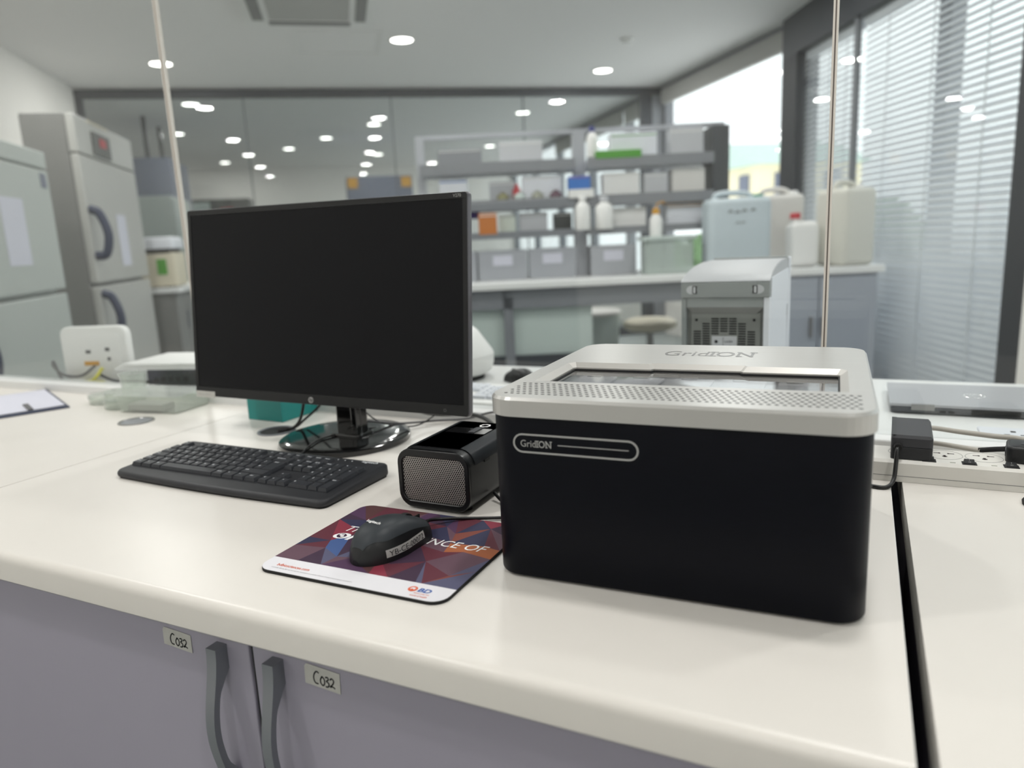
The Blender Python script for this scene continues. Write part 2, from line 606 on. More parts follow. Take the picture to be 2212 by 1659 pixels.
# ceiling things
def downlight(x, y, label, power=1.0, glow=True, r=.085):
    p = RM.p(x, y, H)
    t = thing('downlight', label, 'ceiling light', p, RM.a, 'round recessed ceiling downlights')
    bm = bm_new()
    n = 28
    loft(bm, [[(rr*math.cos(2*PI*i/n), rr*math.sin(2*PI*i/n), z) for i in range(n)] for rr, z in ((r+.016, 0), (r+.014, -.006), (r, -.006), (r-.004, 0))], False, False)
    obj('trim_ring', bm, 'lamp_trim', t)
    bm = bm_new()
    cyl(bm, (0, 0), r, -.004, -.001, n)
    obj('diffuser', bm, 'lamp_glow', t)
    if power:
        l = bpy.data.lights.new('downlight_lamp', 'AREA')
        l.shape = 'DISK'
        l.size = 2*r
        l.energy = LAMP_W*power
        l.color = (1., .985, .955)
        lo = bpy.data.objects.new('downlight_lamp', l)
        C.objects.link(lo)
        lo.parent = t
        lo.location = (0, 0, -.008)
vis = [(.60, 6.06, 'bright ceiling downlight in the middle, beside the air conditioner'),
       (2.61, 7.07, 'ceiling downlight nearest the bright window, before the glass partition'),
       (-1.31, 6.86, 'ceiling downlight crossed by the left glass screen edge'),
       (-1.41, 8.64, 'large downlight just behind the glass partition, above the tall freezer'),
       (.65, 8.26, 'downlight just behind the partition head, middle of the far room'),
       (2.38, 9.37, 'downlight in the far room nearest its windows'),
       (.56, 10.12, 'second downlight behind the partition in the middle row'),
       (-.66, 12.42, 'far downlight above the monitor, left of the middle row'),
       (.77, 13.41, 'far downlight above the slate cabinet, end of middle row'),
       (-1.86, 14.13, 'farthest downlight at the left end of the far room'),
       (-1.96, 10.7, 'downlight of the far room touching the left glass screen edge'),
       (2.6, 12.6, 'small far downlight above the reagent rack'),
       (-.07, 11.31, 'added downlight imitating a reflection in the glass partition, between middle and left rows')]  # last entry: a near light's reflection drawn as an added lamp
for x, y, lb in vis: downlight(x, y, lb, .8 if y > 8 else 1.)
for x in (-1.35, .62, 2.3):
    for y in (-1.2, .7, 2.6, 4.35):
        if x == 2.3 and y > 0: 
            xx = 1.9 if y < 3 else 2.4
        else: xx = x
        downlight(xx, y, 'round white recessed ceiling downlight over the near benches', 1.)
t = thing('smoke_detector', 'pale round smoke detector on the ceiling near the window', 'smoke detector', RM.p(2.42, 5.96, H), RM.a)
obj('base', lathe([(.06, 0), (.06, -.012), (.05, -.02)], 20), 'white_plastic', t, True, angle=35)
obj('sensor', lathe([(.045, -.02), (.04, -.035), (.02, -.042)], 20), 'white_plastic', t, True, angle=35)
t = thing('air_conditioner', 'square grey ceiling cassette air conditioner at the top edge', 'air conditioner', RM.p(-.07, 5.2, H), RM.a)
obj('panel', slab(rrect(-.42, .42, -.42, .45, .04), -.035, 0, .01), 'lamp_trim', t)
obj('grille', slab(rrect(-.26, .26, -.26, .26, .02), -.04, -.034), 'roller', t)
for k in range(4):
    o = obj('air_vane', box(-.27, .27, .30, .37, -.042, -.036), 'freezer_dark', t, rot=(0, 0, k*PI/2))
bm = bm_new()
for k, a in ((0, (-.32, .32, -.32, -.31)), (1, (-.32, .32, .31, .32)), (2, (-.32, -.31, -.31, .31)), (3, (.31, .32, -.31, .31))):
    bx(bm, *a, -.005, 0)
t = tag(obj('access_hatch', bm, 'lamp_trim', loc=RM.p(.12, 6.15, H), rot=(0, 0, RM.a)), 'faint square access hatch frame in the ceiling beside the air conditioner', 'ceiling hatch')

# outside: house and trees
t = thing('house', 'blurred yellow house with pale green roof outside the window', 'house', RM.p(17.6, 27.5, .9), RM.a)
obj('wall', box(-2.2, 2.2, -2.2, 2.2, -1.9, 2.55), 'house_yellow', t)
bm = bm_new()
loft(bm, [[(-2.5, -2.5, 2.5), (-2.5, 2.5, 2.5), (-2.5, 0, 3.5)], [(2.5, -2.5, 2.5), (2.5, 2.5, 2.5), (2.5, 0, 3.5)]])
obj('roof', bm, 'roof_green', t)
for k in (-1.2, .9):
    obj('window', box(k-.35, k+.35, -2.26, -2.2, 1.4, 2.2), 'slate', t)
    obj('window', box(-2.26, -2.2, k-.35, k+.35, 1.4, 2.2), 'slate', t)
def tree(x, y, s, lb):
    t = thing('tree', lb, 'tree', RM.p(x, y, -1.0))
    bm = bm_new()
    cyl(bm, (0, 0), .12*s, 0, 1.6*s, 8, .08*s)
    obj('trunk', bm, 'olive', t)
    bm = bm_new()
    for k in range(9):
        m = Matrix.Translation((random.uniform(-.7, .7)*s, random.uniform(-.7, .7)*s, (1.5+random.uniform(0, .9))*s))
        bmesh.ops.create_icosphere(bm, subdivisions=2, radius=random.uniform(.4, .65)*s, matrix=m)
    for v in bm.verts: v.co += Vector((random.uniform(-1, 1), random.uniform(-1, 1), random.uniform(-1, 1)))*.07*s
    obj('crown', bm, 'foliage', t)
tree(8.6, 17.5, .75, 'green tree outside seen low through the reagent rack')
tree(14.6, 17.2, .95, 'green tree outside in front of the yellow house')

# ================================================================== FREEZERS AND LEFT SIDE
def paper(name, lb, loc, rotz, wd, ht, mat='paper'):
    o = obj(name, box(-wd/2, wd/2, -.0008, .0008, 0, ht), mat, loc=loc, rot=(0, 0, rotz))
    return tag(o, lb, 'paper')
def freezer(e1a, e1b, e2a, e2b, zt, split, label, side_mat, door_mat, panel=False):
    t = thing('upright_freezer', label, 'freezer', RM.p((e1a+e1b)/2, (e2a+e2b)/2), RM.a)
    hx, hy = (e1b-e1a)/2, (e2b-e2a)/2
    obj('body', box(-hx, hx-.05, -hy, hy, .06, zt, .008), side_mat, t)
    obj('plinth', box(-hx+.02, hx-.08, -hy+.02, hy-.02, 0, .06), 'slot_black', t)
    d0, d1 = hx-.048, hx
    top = zt-.22 if panel else zt-.09
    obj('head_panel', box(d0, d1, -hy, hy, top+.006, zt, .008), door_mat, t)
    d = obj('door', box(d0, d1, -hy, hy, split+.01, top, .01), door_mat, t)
    d2 = obj('door', box(d0, d1, -hy, hy, .08, split-.01, .01), door_mat, t)
    for dd, z in ((d, split+.17), (d2, split-.32)):
        pts = [(hx, -hy+.03, z), (hx+.06, -hy+.02, z+.01), (hx+.085, -hy+.02, z+.12), (hx+.05, -hy+.03, z+.24), (hx, -hy+.03, z+.27)]
        obj('handle', tube(pts, .026, 8, 6), 'navy', dd, True)
    if panel:
        q = obj('control_panel', box(hx, hx+.012, -.32, .02, top+.02, top+.16, .004), 'dark_panel', t)
        obj('display', box(hx+.012, hx+.015, -.2, -.08, top+.08, top+.13), 'display_red', q)
        obj('badge', box(hx, hx+.006, -.36, .02, top+.205, top+.215), 'cream', t)
    return t
freezer(-2.2, -1.41, 3.1, 4.24, .89+T, .20+T, 'pale green grey upright freezer at the left edge with white sheet on door', 'freezer', 'freezer')
freezer(-1.69, -1.41, 4.77, 5.95, 1.17+T, .20+T, 'taller grey upright freezer with dark side and control panel, before the glass', 'freezer_dark', 'freezer_pale', True)
paper('paper_sheet', 'large white printed sheet on the door of the nearest left freezer', RM.p(-1.4085, 3.74, .34+T), RM.a+PI/2, .24, .30)
paper('paper_sheet', 'narrow white printed sheet on the taller freezer door', RM.p(-1.4085, 5.42, .30+T), RM.a+PI/2, .20, .33)
paper('blue_sticker', 'small blue sticker on the nearest left freezer door', RM.p(-1.4085, 4.16, .71+T), RM.a+PI/2, .07, .07, 'slate')
# counter with a small cream instrument further along
t = thing('side_counter', 'grey side counter with pale top beyond the tall freezer', 'counter', RM.p(-1.62, 6.75), RM.a)
obj('top', slab(rrect(-.5, .38, -.6, .6, .03), .865, .905, .006), 'worktop_far', t)
obj('cabinet_body', box(-.5, .3, -.56, .58, .08, .865), 'freezer_dark', t)
for k in range(3):
    d = obj('door', box(.3, .32, -.55+.38*k, -.19+.38*k, .1, .85, .004), 'freezer_dark', t)
    obj('handle', box(.32, .34, -.24+.38*k, -.22+.38*k, .55, .7), 'alu_grey', d)
obj('plinth', box(-.48, .26, -.54, .56, 0, .08), 'slot_black', t)
t = thing('incubator', 'small cream instrument with dark slot and green mark on side counter', 'instrument', RM.p(-1.47, 6.42, .905), RM.a)
obj('body', slab(rrect(-.2, .2, -.2, .2, .04), .01, .27, .02), 'cream', t, True, angle=40)
obj('lid', slab(rrect(-.2, .2, -.2, .2, .04), .30, .39, .03), 'white_plastic_cool', t, True, angle=40)
obj('lid_gap', slab(rrect(-.19, .17, -.205, .19, .03), .27, .30), 'slot_black', t)
obj('green_mark', box(.06, .13, -.206, -.199, .10, .22), 'leaf_green', t)
for k in (-1, 1):
    obj('foot', box(k*.15-.02, k*.15+.02, -.15, .15, 0, .01), 'rubber', t)

# ================================================================== FAR ROOM THINGS
t = thing('biosafety_cabinet', 'slate blue cabinet with yellow corner tags in the far room', 'cabinet', RM.p(.62, 11.3), RM.a)
obj('stand', box(-.45, .45, -.3, .3, 0, .8), 'slate', t)
obj('hood', box(-.47, .47, -.35, .35, .8, 2.12, .02), 'slate', t)
obj('sash', box(-.4, .4, -.365, -.35, 1.0, 1.5), 'pane_far', t)
for k in (-1, 1):
    obj('corner_tag', box(k*.38-.07, k*.38+.07, -.37, -.351, 1.96, 2.1), 'amber', t)
t = thing('wall_cabinet', 'dark storage cabinet far left behind the glass with red box on top shelf', 'cabinet', RM.p(-2.2, 13.2), RM.a)
obj('body', box(-.8, .8, -.3, .3, 0, 2.0, .01), 'dark_panel', t)
for z in (.7, 1.2, 1.6):
    obj('shelf', box(-.78, .78, -.34, -.3, z, z+.03), 'rack', t)
obj('glass_door', box(-.75, .2, -.35, -.345, 1.65, 1.95), 'panel_green', t)
tag(obj('red_box', box(-.09, .09, -.06, .06, 0, .22, .01), 'red', loc=RM.p(-1.75, 12.84, 1.63)), 'small red box on the far dark cabinet shelf', 'box')
t = thing('storage_drum', 'big round grey drum against the far wall', 'drum', RM.p(-.65, 14.4), RM.a)
obj('shell', lathe([(.40, 0), (.42, .05), (.42, 1.5), (.36, 1.72), (.2, 1.85), (.02, 1.9)], 28), 'freezer', t, True, angle=50)
obj('lid_ring', lathe([(.43, 1.48), (.435, 1.5), (.43, 1.53)], 28), 'freezer_dark', t)
t = thing('dark_duct', 'dark blue grey duct hanging beyond the glass partition at left', 'duct', RM.p(-2.05, 9.72, 1.62), RM.a)
obj('casing', box(-.25, .25, -.5, .5, 0, .62, .02), 'slate', t)
obj('hanger', box(-.02, .02, -.4, -.36, .62, H-1.62), 'alu_dark', t)
obj('hanger', box(-.02, .02, .36, .4, .62, H-1.62), 'alu_dark', t)
for k, (x, y, hgt, m, lb) in enumerate(((-2.0, 8.7, 1.75, 'freezer', 'grey locker just behind the glass partition at left'), (-1.85, 10.4, 1.45, 'freezer_dark', 'lower dark locker further behind the glass at left'))):
    t = thing('locker', lb, 'locker', RM.p(x, y), RM.a)
    obj('body', box(-.35, .35, -.45, .45, .05, hgt, .01), m, t)
    obj('door', box(.35, .37, -.44, -.005, .08, hgt-.03, .005), m, t)
    obj('door', box(.35, .37, .005, .44, .08, hgt-.03, .005), m, t)
    obj('plinth', box(-.33, .33, -.43, .43, 0, .05), 'slot_black', t)

# ================================================================== ISLAND BENCH ACROSS THE ROOM (frame VF)
ZB = .105+T
def vloc(x, d, z=0.): return VF.p(x, d, z)
t = thing('island_bench', 'long white topped island bench carrying the reagent rack across the room', 'bench', vloc(.55, 4.65), VF.a)
obj('worktop', slab(rrect(-2.0, 1.66, -.39, .39, .02), ZB-.04, ZB, .008), 'worktop_far', t)
obj('apron', box(-1.98, .92, -.34, -.32, ZB-.16, ZB-.04), 'alu_grey', t)
obj('apron', box(-1.98, .92, .32, .34, ZB-.16, ZB-.04), 'alu_grey', t)
for x in (-1.95, -.55, .88):
    for y in (-.31, .31):
        obj('leg', box(x-.03, x+.03, y-.03, y+.03, 0, ZB-.04), 'alu_grey', t)
obj('modesty_panel', box(-1.92, -.05, -.29, -.27, .30, ZB-.16), 'panel_green', t)
obj('foot_rail', box(-1.92, .85, -.33, -.27, .38, .46), 'alu_dark', t)
obj('end_cabinet', box(.93, 1.62, -.36, .36, .06, ZB-.04), 'bench_door', t)
for k in range(2):
    d = obj('door', box(.935+.345*k, 1.27+.345*k, -.38, -.36, .08, ZB-.06, .004), 'bench_door', t)
    obj('handle', box(1.22+.07*k, 1.235+.07*k, -.40, -.38, .5, .62, .003), 'silver_dark', d)
obj('plinth', box(.95, 1.6, -.34, .34, 0, .06), 'slot_black', t)
# stool under the bench
t = thing('lab_stool', 'beige padded stool pushed under the island bench', 'stool', vloc(1.02, 5.25), VF.a)
obj('seat', lathe([(.16, .46), (.19, .48), (.19, .52), (.15, .54)], 24), 'cream', t, True, angle=40)
obj('post', lathe([(.025, .06), (.025, .46)], 12), 'silver_dark', t)
for k in range(5):
    bm = bm_new()
    a = 2*PI*k/5
    obj('leg', tube([(0, 0, .08), (.24*math.cos(a), .24*math.sin(a), .03)], .018, 8, 4), 'black_plastic', t)
t = thing('waste_bin', 'pale green bin standing behind the island bench leg', 'bin', vloc(.62, 5.35), 0)
obj('bucket', lathe([(.16, 0), (.2, .58), (.19, .58), (.15, .02)], 20), 'panel_green', t, True, angle=40)
obj('rim', lathe([(.2, .58), (.215, .59), (.2, .61), (.19, .6)], 20), 'jerry_white', t, True)

# reagent rack
t = thing('reagent_rack', 'tall grey reagent rack with shelves standing on the island bench', 'shelf rack', vloc(0, 4.66, ZB), VF.a)
def rz(z): return z+T-ZB          # table-relative height to rack local
for x, wd, m in ((-.495, .045, 'rack'), (.475, .075, 'rack')):
    obj('post', box(x-wd/2, x+wd/2, -.05, .05, 0, rz(.985)), m, t)
obj('end_post', box(1.27, 1.37, -.12, .12, 0, rz(.96)), 'rack_dark', t)
obj('top_rail', box(-.495, 1.37, -.02, .02, rz(.965), rz(.99)), 'rack', t)
for z, th in ((.745, .05), (.525, .05), (.355, .03)):
    s = obj('shelf', box(-.49, .44, -.15, .15, rz(z), rz(z)+th, .003), 'rack', t)
    obj('lip', box(-.49, .44, -.157, -.15, rz(z), rz(z)+th+.012), 'alu_grey', s)
    s = obj('shelf', box(.51, 1.27, -.15, .15, rz(z), rz(z)+th, .003), 'rack', t)
    obj('lip', box(.51, 1.27, -.157, -.15, rz(z), rz(z)+th+.012), 'alu_grey', s)
for x0, x1 in ((-.48, -.18), (-.17, .13), (.14, .43), (.52, .8)):
    d = obj('drawer', box(x0, x1, -.14, .12, 0, rz(.285), .004), 'rack', t)
    obj('label_card', box((x0+x1)/2-.06, (x0+x1)/2+.06, -.143, -.14, .09, .15), 'paper', d)
obj('dark_slot', box(.44, .51, -.04, .04, 0, rz(.30)), 'dark_panel', t)

def rackbox(name, lb, cat, x, z, wx, wz, mat, d=4.62, dy=.12, cap=None, kind='box'):
    loc = vloc(x, d, z+T)
    if kind == 'box':
        o = thing(name, lb, cat, loc, VF.a)
        obj('carton', box(-wx/2, wx/2, -dy/2, dy/2, 0, wz, .004), mat, o)
        obj('flap_line', box(-wx/2+.004, wx/2-.004, -dy/2-.0008, -dy/2, wz*.86, wz*.90), cap or 'lamp_trim', o)
    else:
        o = thing(name, lb, cat, loc, VF.a)
        r = wx/2
        obj('body', lathe([(r*.9, 0), (r, .01), (r, wz*.62), (r*.8, wz*.74), (r*.4, wz*.82), (r*.36, wz*.86)], 18), mat, o, True, angle=50)
        obj('cap', lathe([(r*.48, wz*.84), (r*.48, wz*.97), (r*.4, wz)], 16), cap or 'blue', o, True, angle=50)
    return o
S1, S2, S3 = .745+.05, .525+.05, .355+.03
rackbox('carton', 'long flat box with green stripe on the top rack shelf', 'box', .80, S1, .28, .15, 'white_plastic_cool', cap='leaf_green')
tag(obj('green_tray', box(-.135, .135, -.03, .03, 0, .045, .004), 'leaf_green', loc=vloc(.70, 4.528, S1+T), rot=(0, 0, VF.a)), 'bright green flat tray on the top rack shelf', 'tray')
rackbox('reagent_bottle', 'white bottle with deep blue cap beside the middle rack post', 'bottle', .555, S1, .07, .20, 'white_plastic', cap='deep_blue', kind='b', d=4.60)
rackbox('carton', 'pale grey carton at the right end of the top rack shelf', 'box', 1.12, S1, .2, .16, 'lid_grey')
rackbox('carton', 'grey box on the left part of the top rack shelf', 'box', -.25, S1, .26, .10, 'alu_grey')
rackbox('carton', 'silver grey carton left of the middle rack post, top shelf', 'box', .12, S1, .26, .13, 'lid_grey')
rackbox('carton', 'flat white carton under the blue carton at the middle rack post', 'box', .47, S2, .15, .05, 'white_plastic', d=4.54)
rackbox('carton', 'bright blue carton on a white one at the middle rack post', 'box', .46, S2+.05, .13, .075, 'blue', d=4.54, cap='red')
rackbox('carton', 'pinkish white carton on the second rack shelf right of the post', 'box', .72, S2, .22, .14, 'white_plastic')
rackbox('carton', 'pale green carton on the second rack shelf', 'box', .93, S2, .14, .13, 'lid_grey')
rackbox('carton', 'greenish white carton at the right of the second rack shelf', 'box', 1.13, S2, .2, .15, 'jerry_white')
rackbox('carton', 'white carton with printed front on second rack shelf, behind monitor corner', 'box', -.30, S2, .17, .15, 'white_plastic_cool', cap='blue')
rackbox('carton', 'large white carton left of the post on second rack shelf', 'box', .24, S2, .24, .145, 'white_plastic_cool')
rackbox('carton', 'grey carton between two white cartons on second rack shelf', 'box', .0, S2, .16, .12, 'rack')
rackbox('reagent_bottle', 'small dark red bottle on the second rack shelf', 'bottle', .085, S2, .05, .10, 'red', d=4.55, cap='red', kind='b')
rackbox('reagent_bottle', 'cream bottle with pale cap standing at the middle post', 'bottle', .47, S3, .09, .20, 'white_plastic', d=4.45, cap='white_plastic', kind='b')
rackbox('reagent_bottle', 'white round bottle in front of the middle rack post', 'bottle', .60, S3, .11, .19, 'white_plastic', d=4.46, cap='lid_grey', kind='b')
rackbox('purple_box', 'small purple box just right of the monitor corner', 'box', -.19, S3+.10, .08, .09, 'purple')
rackbox('carton', 'orange brown carton on the third rack shelf beside monitor', 'box', -.10, S3-.0, .11, .125, 'brown', d=4.56)
rackbox('carton', 'pale green small carton next to the orange brown carton', 'box', .02, S3, .10, .11, 'clear_tint')
rackbox('carton', 'pale carton on third rack shelf left of the dark tin', 'box', .18, S3, .17, .12, 'lid_grey')
rackbox('dark_tin', 'square dark grey tin on third rack shelf left of the post', 'tin', .36, S3, .11, .11, 'dark_panel')
rackbox('carton', 'white carton on third rack shelf right of the post', 'box', .77, S3, .2, .125, 'white_plastic')
rackbox('carton', 'amber topped white carton beside the big jerrycan', 'box', 1.11, S3, .22, .13, 'white_plastic_cool', cap='amber')
tag(obj('amber_tray', box(-.13, .13, -.03, .03, 0, .035, .003), 'amber', loc=vloc(1.115, 4.62, S3+.13+T), rot=(0, 0, VF.a)), 'flat amber tray lying on the carton beside the big jerrycan', 'tray')
for k, (x, m, lb) in enumerate(((.0, 'olive', 'olive'), (.10, 'panel_green', 'grey green'), (.21, 'olive_grey', 'khaki'), (.32, 'f_mauve', 'mauve'))):
    rackbox('small_jar', lb+' small jar standing under the second rack shelf lip', 'jar', x, S2, .07, .055, m, d=4.54, cap=m, kind='b')
# green tote and wash bottle
t = thing('storage_tote', 'pale green translucent tote on the island bench', 'tote', vloc(.97, 4.45, ZB), VF.a)
obj('tub', slab(rrect(-.14, .14, -.1, .1, .02), 0, .20, .004), 'frosted', t)
obj('rim', slab(rrect(-.16, .16, -.115, .115, .025), .20, .222, .004), 'panel_green', t)
t = thing('wash_bottle', 'white wash bottle with yellow cap on the green tote', 'bottle', vloc(.905, 4.44, ZB+.222))
obj('body', lathe([(.035, 0), (.038, .01), (.038, .1), (.02, .13), (.016, .135)], 18), 'white_plastic', t, True, angle=50)
obj('cap', lathe([(.022, .13), (.022, .155), (.008, .165)], 16), 'amber', t, True, angle=50)
obj('spout', tube([(0, 0, .16), (.01, 0, .19), (.05, 0, .2)], .004, 6, 5), 'amber', t, True)

# jerrycans
def jerrycan(name, lb, x, d, wd, ht, mat, capmat, rz_=0., dp=.22, marks=False, handle_side=1):
    t = thing(name, lb, 'jerrycan', vloc(x, d, ZB), VF.a+rz_)
    b = obj('body', slab(rrect(-wd/2, wd/2, -dp/2, dp/2, .045, 6), 0, ht*.93, .035, 4, True), mat, t, True, angle=60)
    pts = [(-wd*.36, 0, ht*.90), (-wd*.3, 0, ht*.985), (0, 0, ht), (wd*.2, 0, ht*.97), (wd*.24, 0, ht*.90)]
    obj('handle', tube(pts, .017, 8, 6), mat, t, True)
    obj('cap', lathe([(.032, ht*.90), (.032, ht*.965), (.027, ht*.975)], 18, (wd*.34, 0)), capmat, t, True, angle=50)
    if marks:
        bm = bm_new()
        for i, (a, z) in enumerate(((-.06, .74), (-.02, .73), (.02, .745), (.07, .75))):
            for q in range(2):
                ribbon(bm, [(a-.014, ht*z+q*.012), (a, ht*z+.018-q*.01), (a+.014, ht*z+.004+q*.006)], .006, -dp/2-.001, 'xz')
        for a in (-.02, .01):
            ribbon(bm, [(a-.012, ht*.6), (a, ht*.63), (a+.014, ht*.61)], .006, -dp/2-.001, 'xz')
        obj('pen_marks', bm, 'ink_grey', b)
    return t
jerrycan('jerrycan', 'large pale blue jerrycan with pen marks on the island bench', 1.365, 4.385, .37, .45, 'jerry_blue', 'cap_green', 0, .2, True)
jerrycan('jerrycan', 'large off-white jerrycan right behind the pale blue one', 1.745, 4.76, .29, .475, 'jerry_white', 'white_plastic')
jerrycan('jerrycan', 'cream jerrycan with brown stain at the bench end by the blinds', 2.03, 4.42, .25, .48, 'jerry_cream', 'white_plastic', .35, .25)
t = thing('squeeze_bottle', 'white plastic bottle with red cap between the jerrycans', 'bottle', vloc(1.775, 4.42, ZB), VF.a)
obj('body', slab(rrect(-.085, .085, -.06, .06, .03, 5), 0, .27, .04, 4, True), 'white_plastic', t, True, angle=60)
obj('neck', lathe([(.03, .26), (.026, .29)], 16, (-.045, 0)), 'white_plastic', t, True)
obj('cap', lathe([(.03, .285), (.03, .315), (.024, .32)], 16, (-.045, 0)), 'red', t, True, angle=50)

# ================================================================== OUR BENCH
YF, YB, YO = -.162, .585, 1.205
def worktop(name, lb, x0, x1, y0, y1, mat='worktop', both=False):
    t = 0.04
    R = .012
    bm = bm_new()
    prof = [(y0+.004, -t), (y0, -t+.004)]
    for k in range(6):
        a = PI/2*k/5
        prof.append((y0+R-R*math.cos(a), -R+R*math.sin(a)))
    if both:
        for k in range(6):
            a = PI/2*k/5
            prof.append((y1-R+R*math.sin(a), -R+R*math.cos(a)))
        prof += [(y1, -t+.004), (y1-.004, -t)]
    else:
        prof += [(y1, 0), (y1, -t)]
    loft(bm, [[(x0, y, z) for y, z in prof], [(x0+.001, y, z) for y, z in prof], [(x1-.001, y, z) for y, z in prof], [(x1, y, z) for y, z in prof]])
    return tag(obj(name, bm, mat, loc=(0, 0, T), smooth='auto'), lb, 'worktop')
def grommet_hole(bm): pass
XL = -.8995
worktop('worktop', 'cream white bench worktop under monitor, keyboard and black sequencer', XL+.001, .397, YF, YB)
worktop('worktop', 'cream white worktop at the left beyond the seam', -2.35, XL-.001, YF, YB)
worktop('worktop', 'white worktop to the right of the black gap', .412, 1.9, -.34, YB)
worktop('worktop', 'white worktop on the far side of the bench behind the glass', -1.52, 1.75, .645, YO, 'worktop_far', True)
# centre rail that carries the glass screens
tag(obj('glass_rail', box(-2.35, 1.75, .585, .645, -.04, .022, .003), 'worktop_far', loc=(0, 0, T)), 'low white rail along the bench centre holding the glass screens', 'rail')
t = thing('edge_strip', 'pale edging strip along the seam beside the worktops', 'strip', (0, 0, T))
obj('strip', box(.3972, .3978, YF, YB, -.038, -.002), 'lamp_trim', t)

# base cabinets
def handle_mesh():
    bm = bm_new()
    rings = []
    n = 26
    Ht = .19
    for i in range(n+1):
        t = i/n
        z = -t*Ht
        # outward bow: block at the ends, arch in the middle
        e = min(t, 1-t)
        out = .016+.014*math.sin(PI*t)**2
        inner = 0 if e < .16 else min(1, (e-.16)/.12)
        inn = (out-.008)*inner**.6
        hw = .0075-.001*math.sin(PI*t)
        rings.append([(-hw, -out, z), (hw, -out, z), (hw, -inn, z), (-hw, -inn, z)])
    loft(bm, rings)
    return bm
def door_cabinet(lb, x0, x1, xm, yf, yb, handles=True, group=None):
    t = thing('base_cabinet', lb, 'cabinet', (0, 0, 0), 0, group)
    obj('carcass', box(x0, x1, yf+.022, yb-.02, .08, T-.042), 'cabinet', t)
    obj('plinth', box(x0+.005, x1-.005, yf+.06, yb-.04, 0, .08), 'slot_black', t)
    spans = [(x0+.002, xm-.003, -1), (xm+.003, x1-.002, 1)]
    obj('seal_strip', box(xm-.003, xm+.003, yf+.004, yf+.021, .09, T-.044), 'seal', t)
    for a, b, sd in spans:
        d = obj('door', box(a, b, yf, yf+.02, .09, T-.044, .0015), 'cabinet', t)
        if handles:
            hx = (b-.04) if sd < 0 else (a+.036)
            obj('handle', handle_mesh(), 'handle', d, 'auto', loc=(hx, yf, T-.068))
    return t
door_cabinet('grey two door base cabinet with bow handles and C032 tape labels', -.86, .392, -.2335, -.130, YB)
door_cabinet('grey base cabinet under the left worktop', -1.60, -.865, -1.23, -.130, YB)
door_cabinet('grey base cabinet at the far left end of the bench', -2.33, -1.605, -1.97, -.130, YB)
door_cabinet('grey base cabinet under the right hand worktop', .43, 1.88, 1.15, -.30, YB)
for k, (a, b) in enumerate(((-1.5, -.42), (-.41, .67), (.68, 1.73))):
    t = thing('base_cabinet', ['left', 'middle', 'right'][k]+' grey base cabinet under the far side worktop', 'cabinet', (0, 0, 0))
    obj('carcass', box(a, b, .66, 1.16, .08, T-.042), 'cabinet', t)
    obj('plinth', box(a+.01, b-.01, .68, 1.1, 0, .08), 'slot_black', t)
    for q in range(2):
        m = a+(b-a)*q/2
        d = obj('door', box(m+.003, m+(b-a)/2-.003, 1.16, 1.18, .09, T-.05, .0015), 'cabinet', t)

# tape labels with handwritten C032
C032 = [[(.30, .80), (.2, .86), (.1, .7), (.06, .45), (.12, .22), (.26, .2)],
        [(.44, .66), (.36, .5), (.36, .3), (.44, .18), (.52, .3), (.52, .52), (.44, .66), (.40, .62)],
        [(.56, .66), (.66, .7), (.69, .58), (.61, .47), (.71, .38), (.68, .2), (.56, .16)],
        [(.76, .6), (.84, .7), (.92, .6), (.88, .42), (.76, .22), (.86, .27), (.97, .2)]]
def tape_label(x, z, wd, ht, ang, lb, dx=0.):
    t = thing('tape_label', lb, 'label', (x, -.1305, z+T), rot=(0, ang, 0))
    bm = bm_new()
    n = 8
    pts = [(0, .05*ht), (wd, 0), (wd, ht*.95), (wd*.6, ht*.98), (wd*.06, ht), (0, ht*.86)]
    loft(bm, [[(a, 0, b) for a, b in pts], [(a, -.0004, b) for a, b in pts]])
    obj('tape', bm, 'tape', t)
    bm = bm_new()
    for st in C032:
        P = spline([(a*wd*.66+wd*(.22+dx), b*ht*.86+ht*.02, 0) for a, b in st], 5)
        ribbon(bm, [(p.x, p.y) for p in P], .0017, -.0006, 'xz')
    obj('handwriting', bm, 'ink_black', t)
tape_label(-.3715, -.0905, .046, .0235, .03, 'worn paper tape reading C032 on the left cabinet door')
tape_label(-.1585, -.0895, .046, .0245, .035, 'worn paper tape reading C032 on the right cabinet door')

# cable grommets in the worktops
def grommet(x, y, lb, cover=False):
    t = thing('cable_grommet', lb, 'grommet', (x, y, T))
    n = 28
    bm = bm_new()
    loft(bm, [[(r*math.cos(2*PI*i/n), r*math.sin(2*PI*i/n), z) for i in range(n)] for r, z in ((.0375, 0), (.037, .0022), (.0335, .0022), (.0325, .001), (.032, .0002))], False, False)
    obj('ring', bm, 'silver_dark' if cover else 'alu_grey', t, True, angle=40)
    bm = bm_new()
    cyl(bm, (0, 0), .0325, .0001, .0006, n)
    obj('hole', bm, 'alu_grey' if cover else 'slot_black', t)
grommet(-.700, .418, 'open round black cable grommet left of the monitor base')
grommet(-1.085, .395, 'grey capped round cable grommet on the left worktop', True)

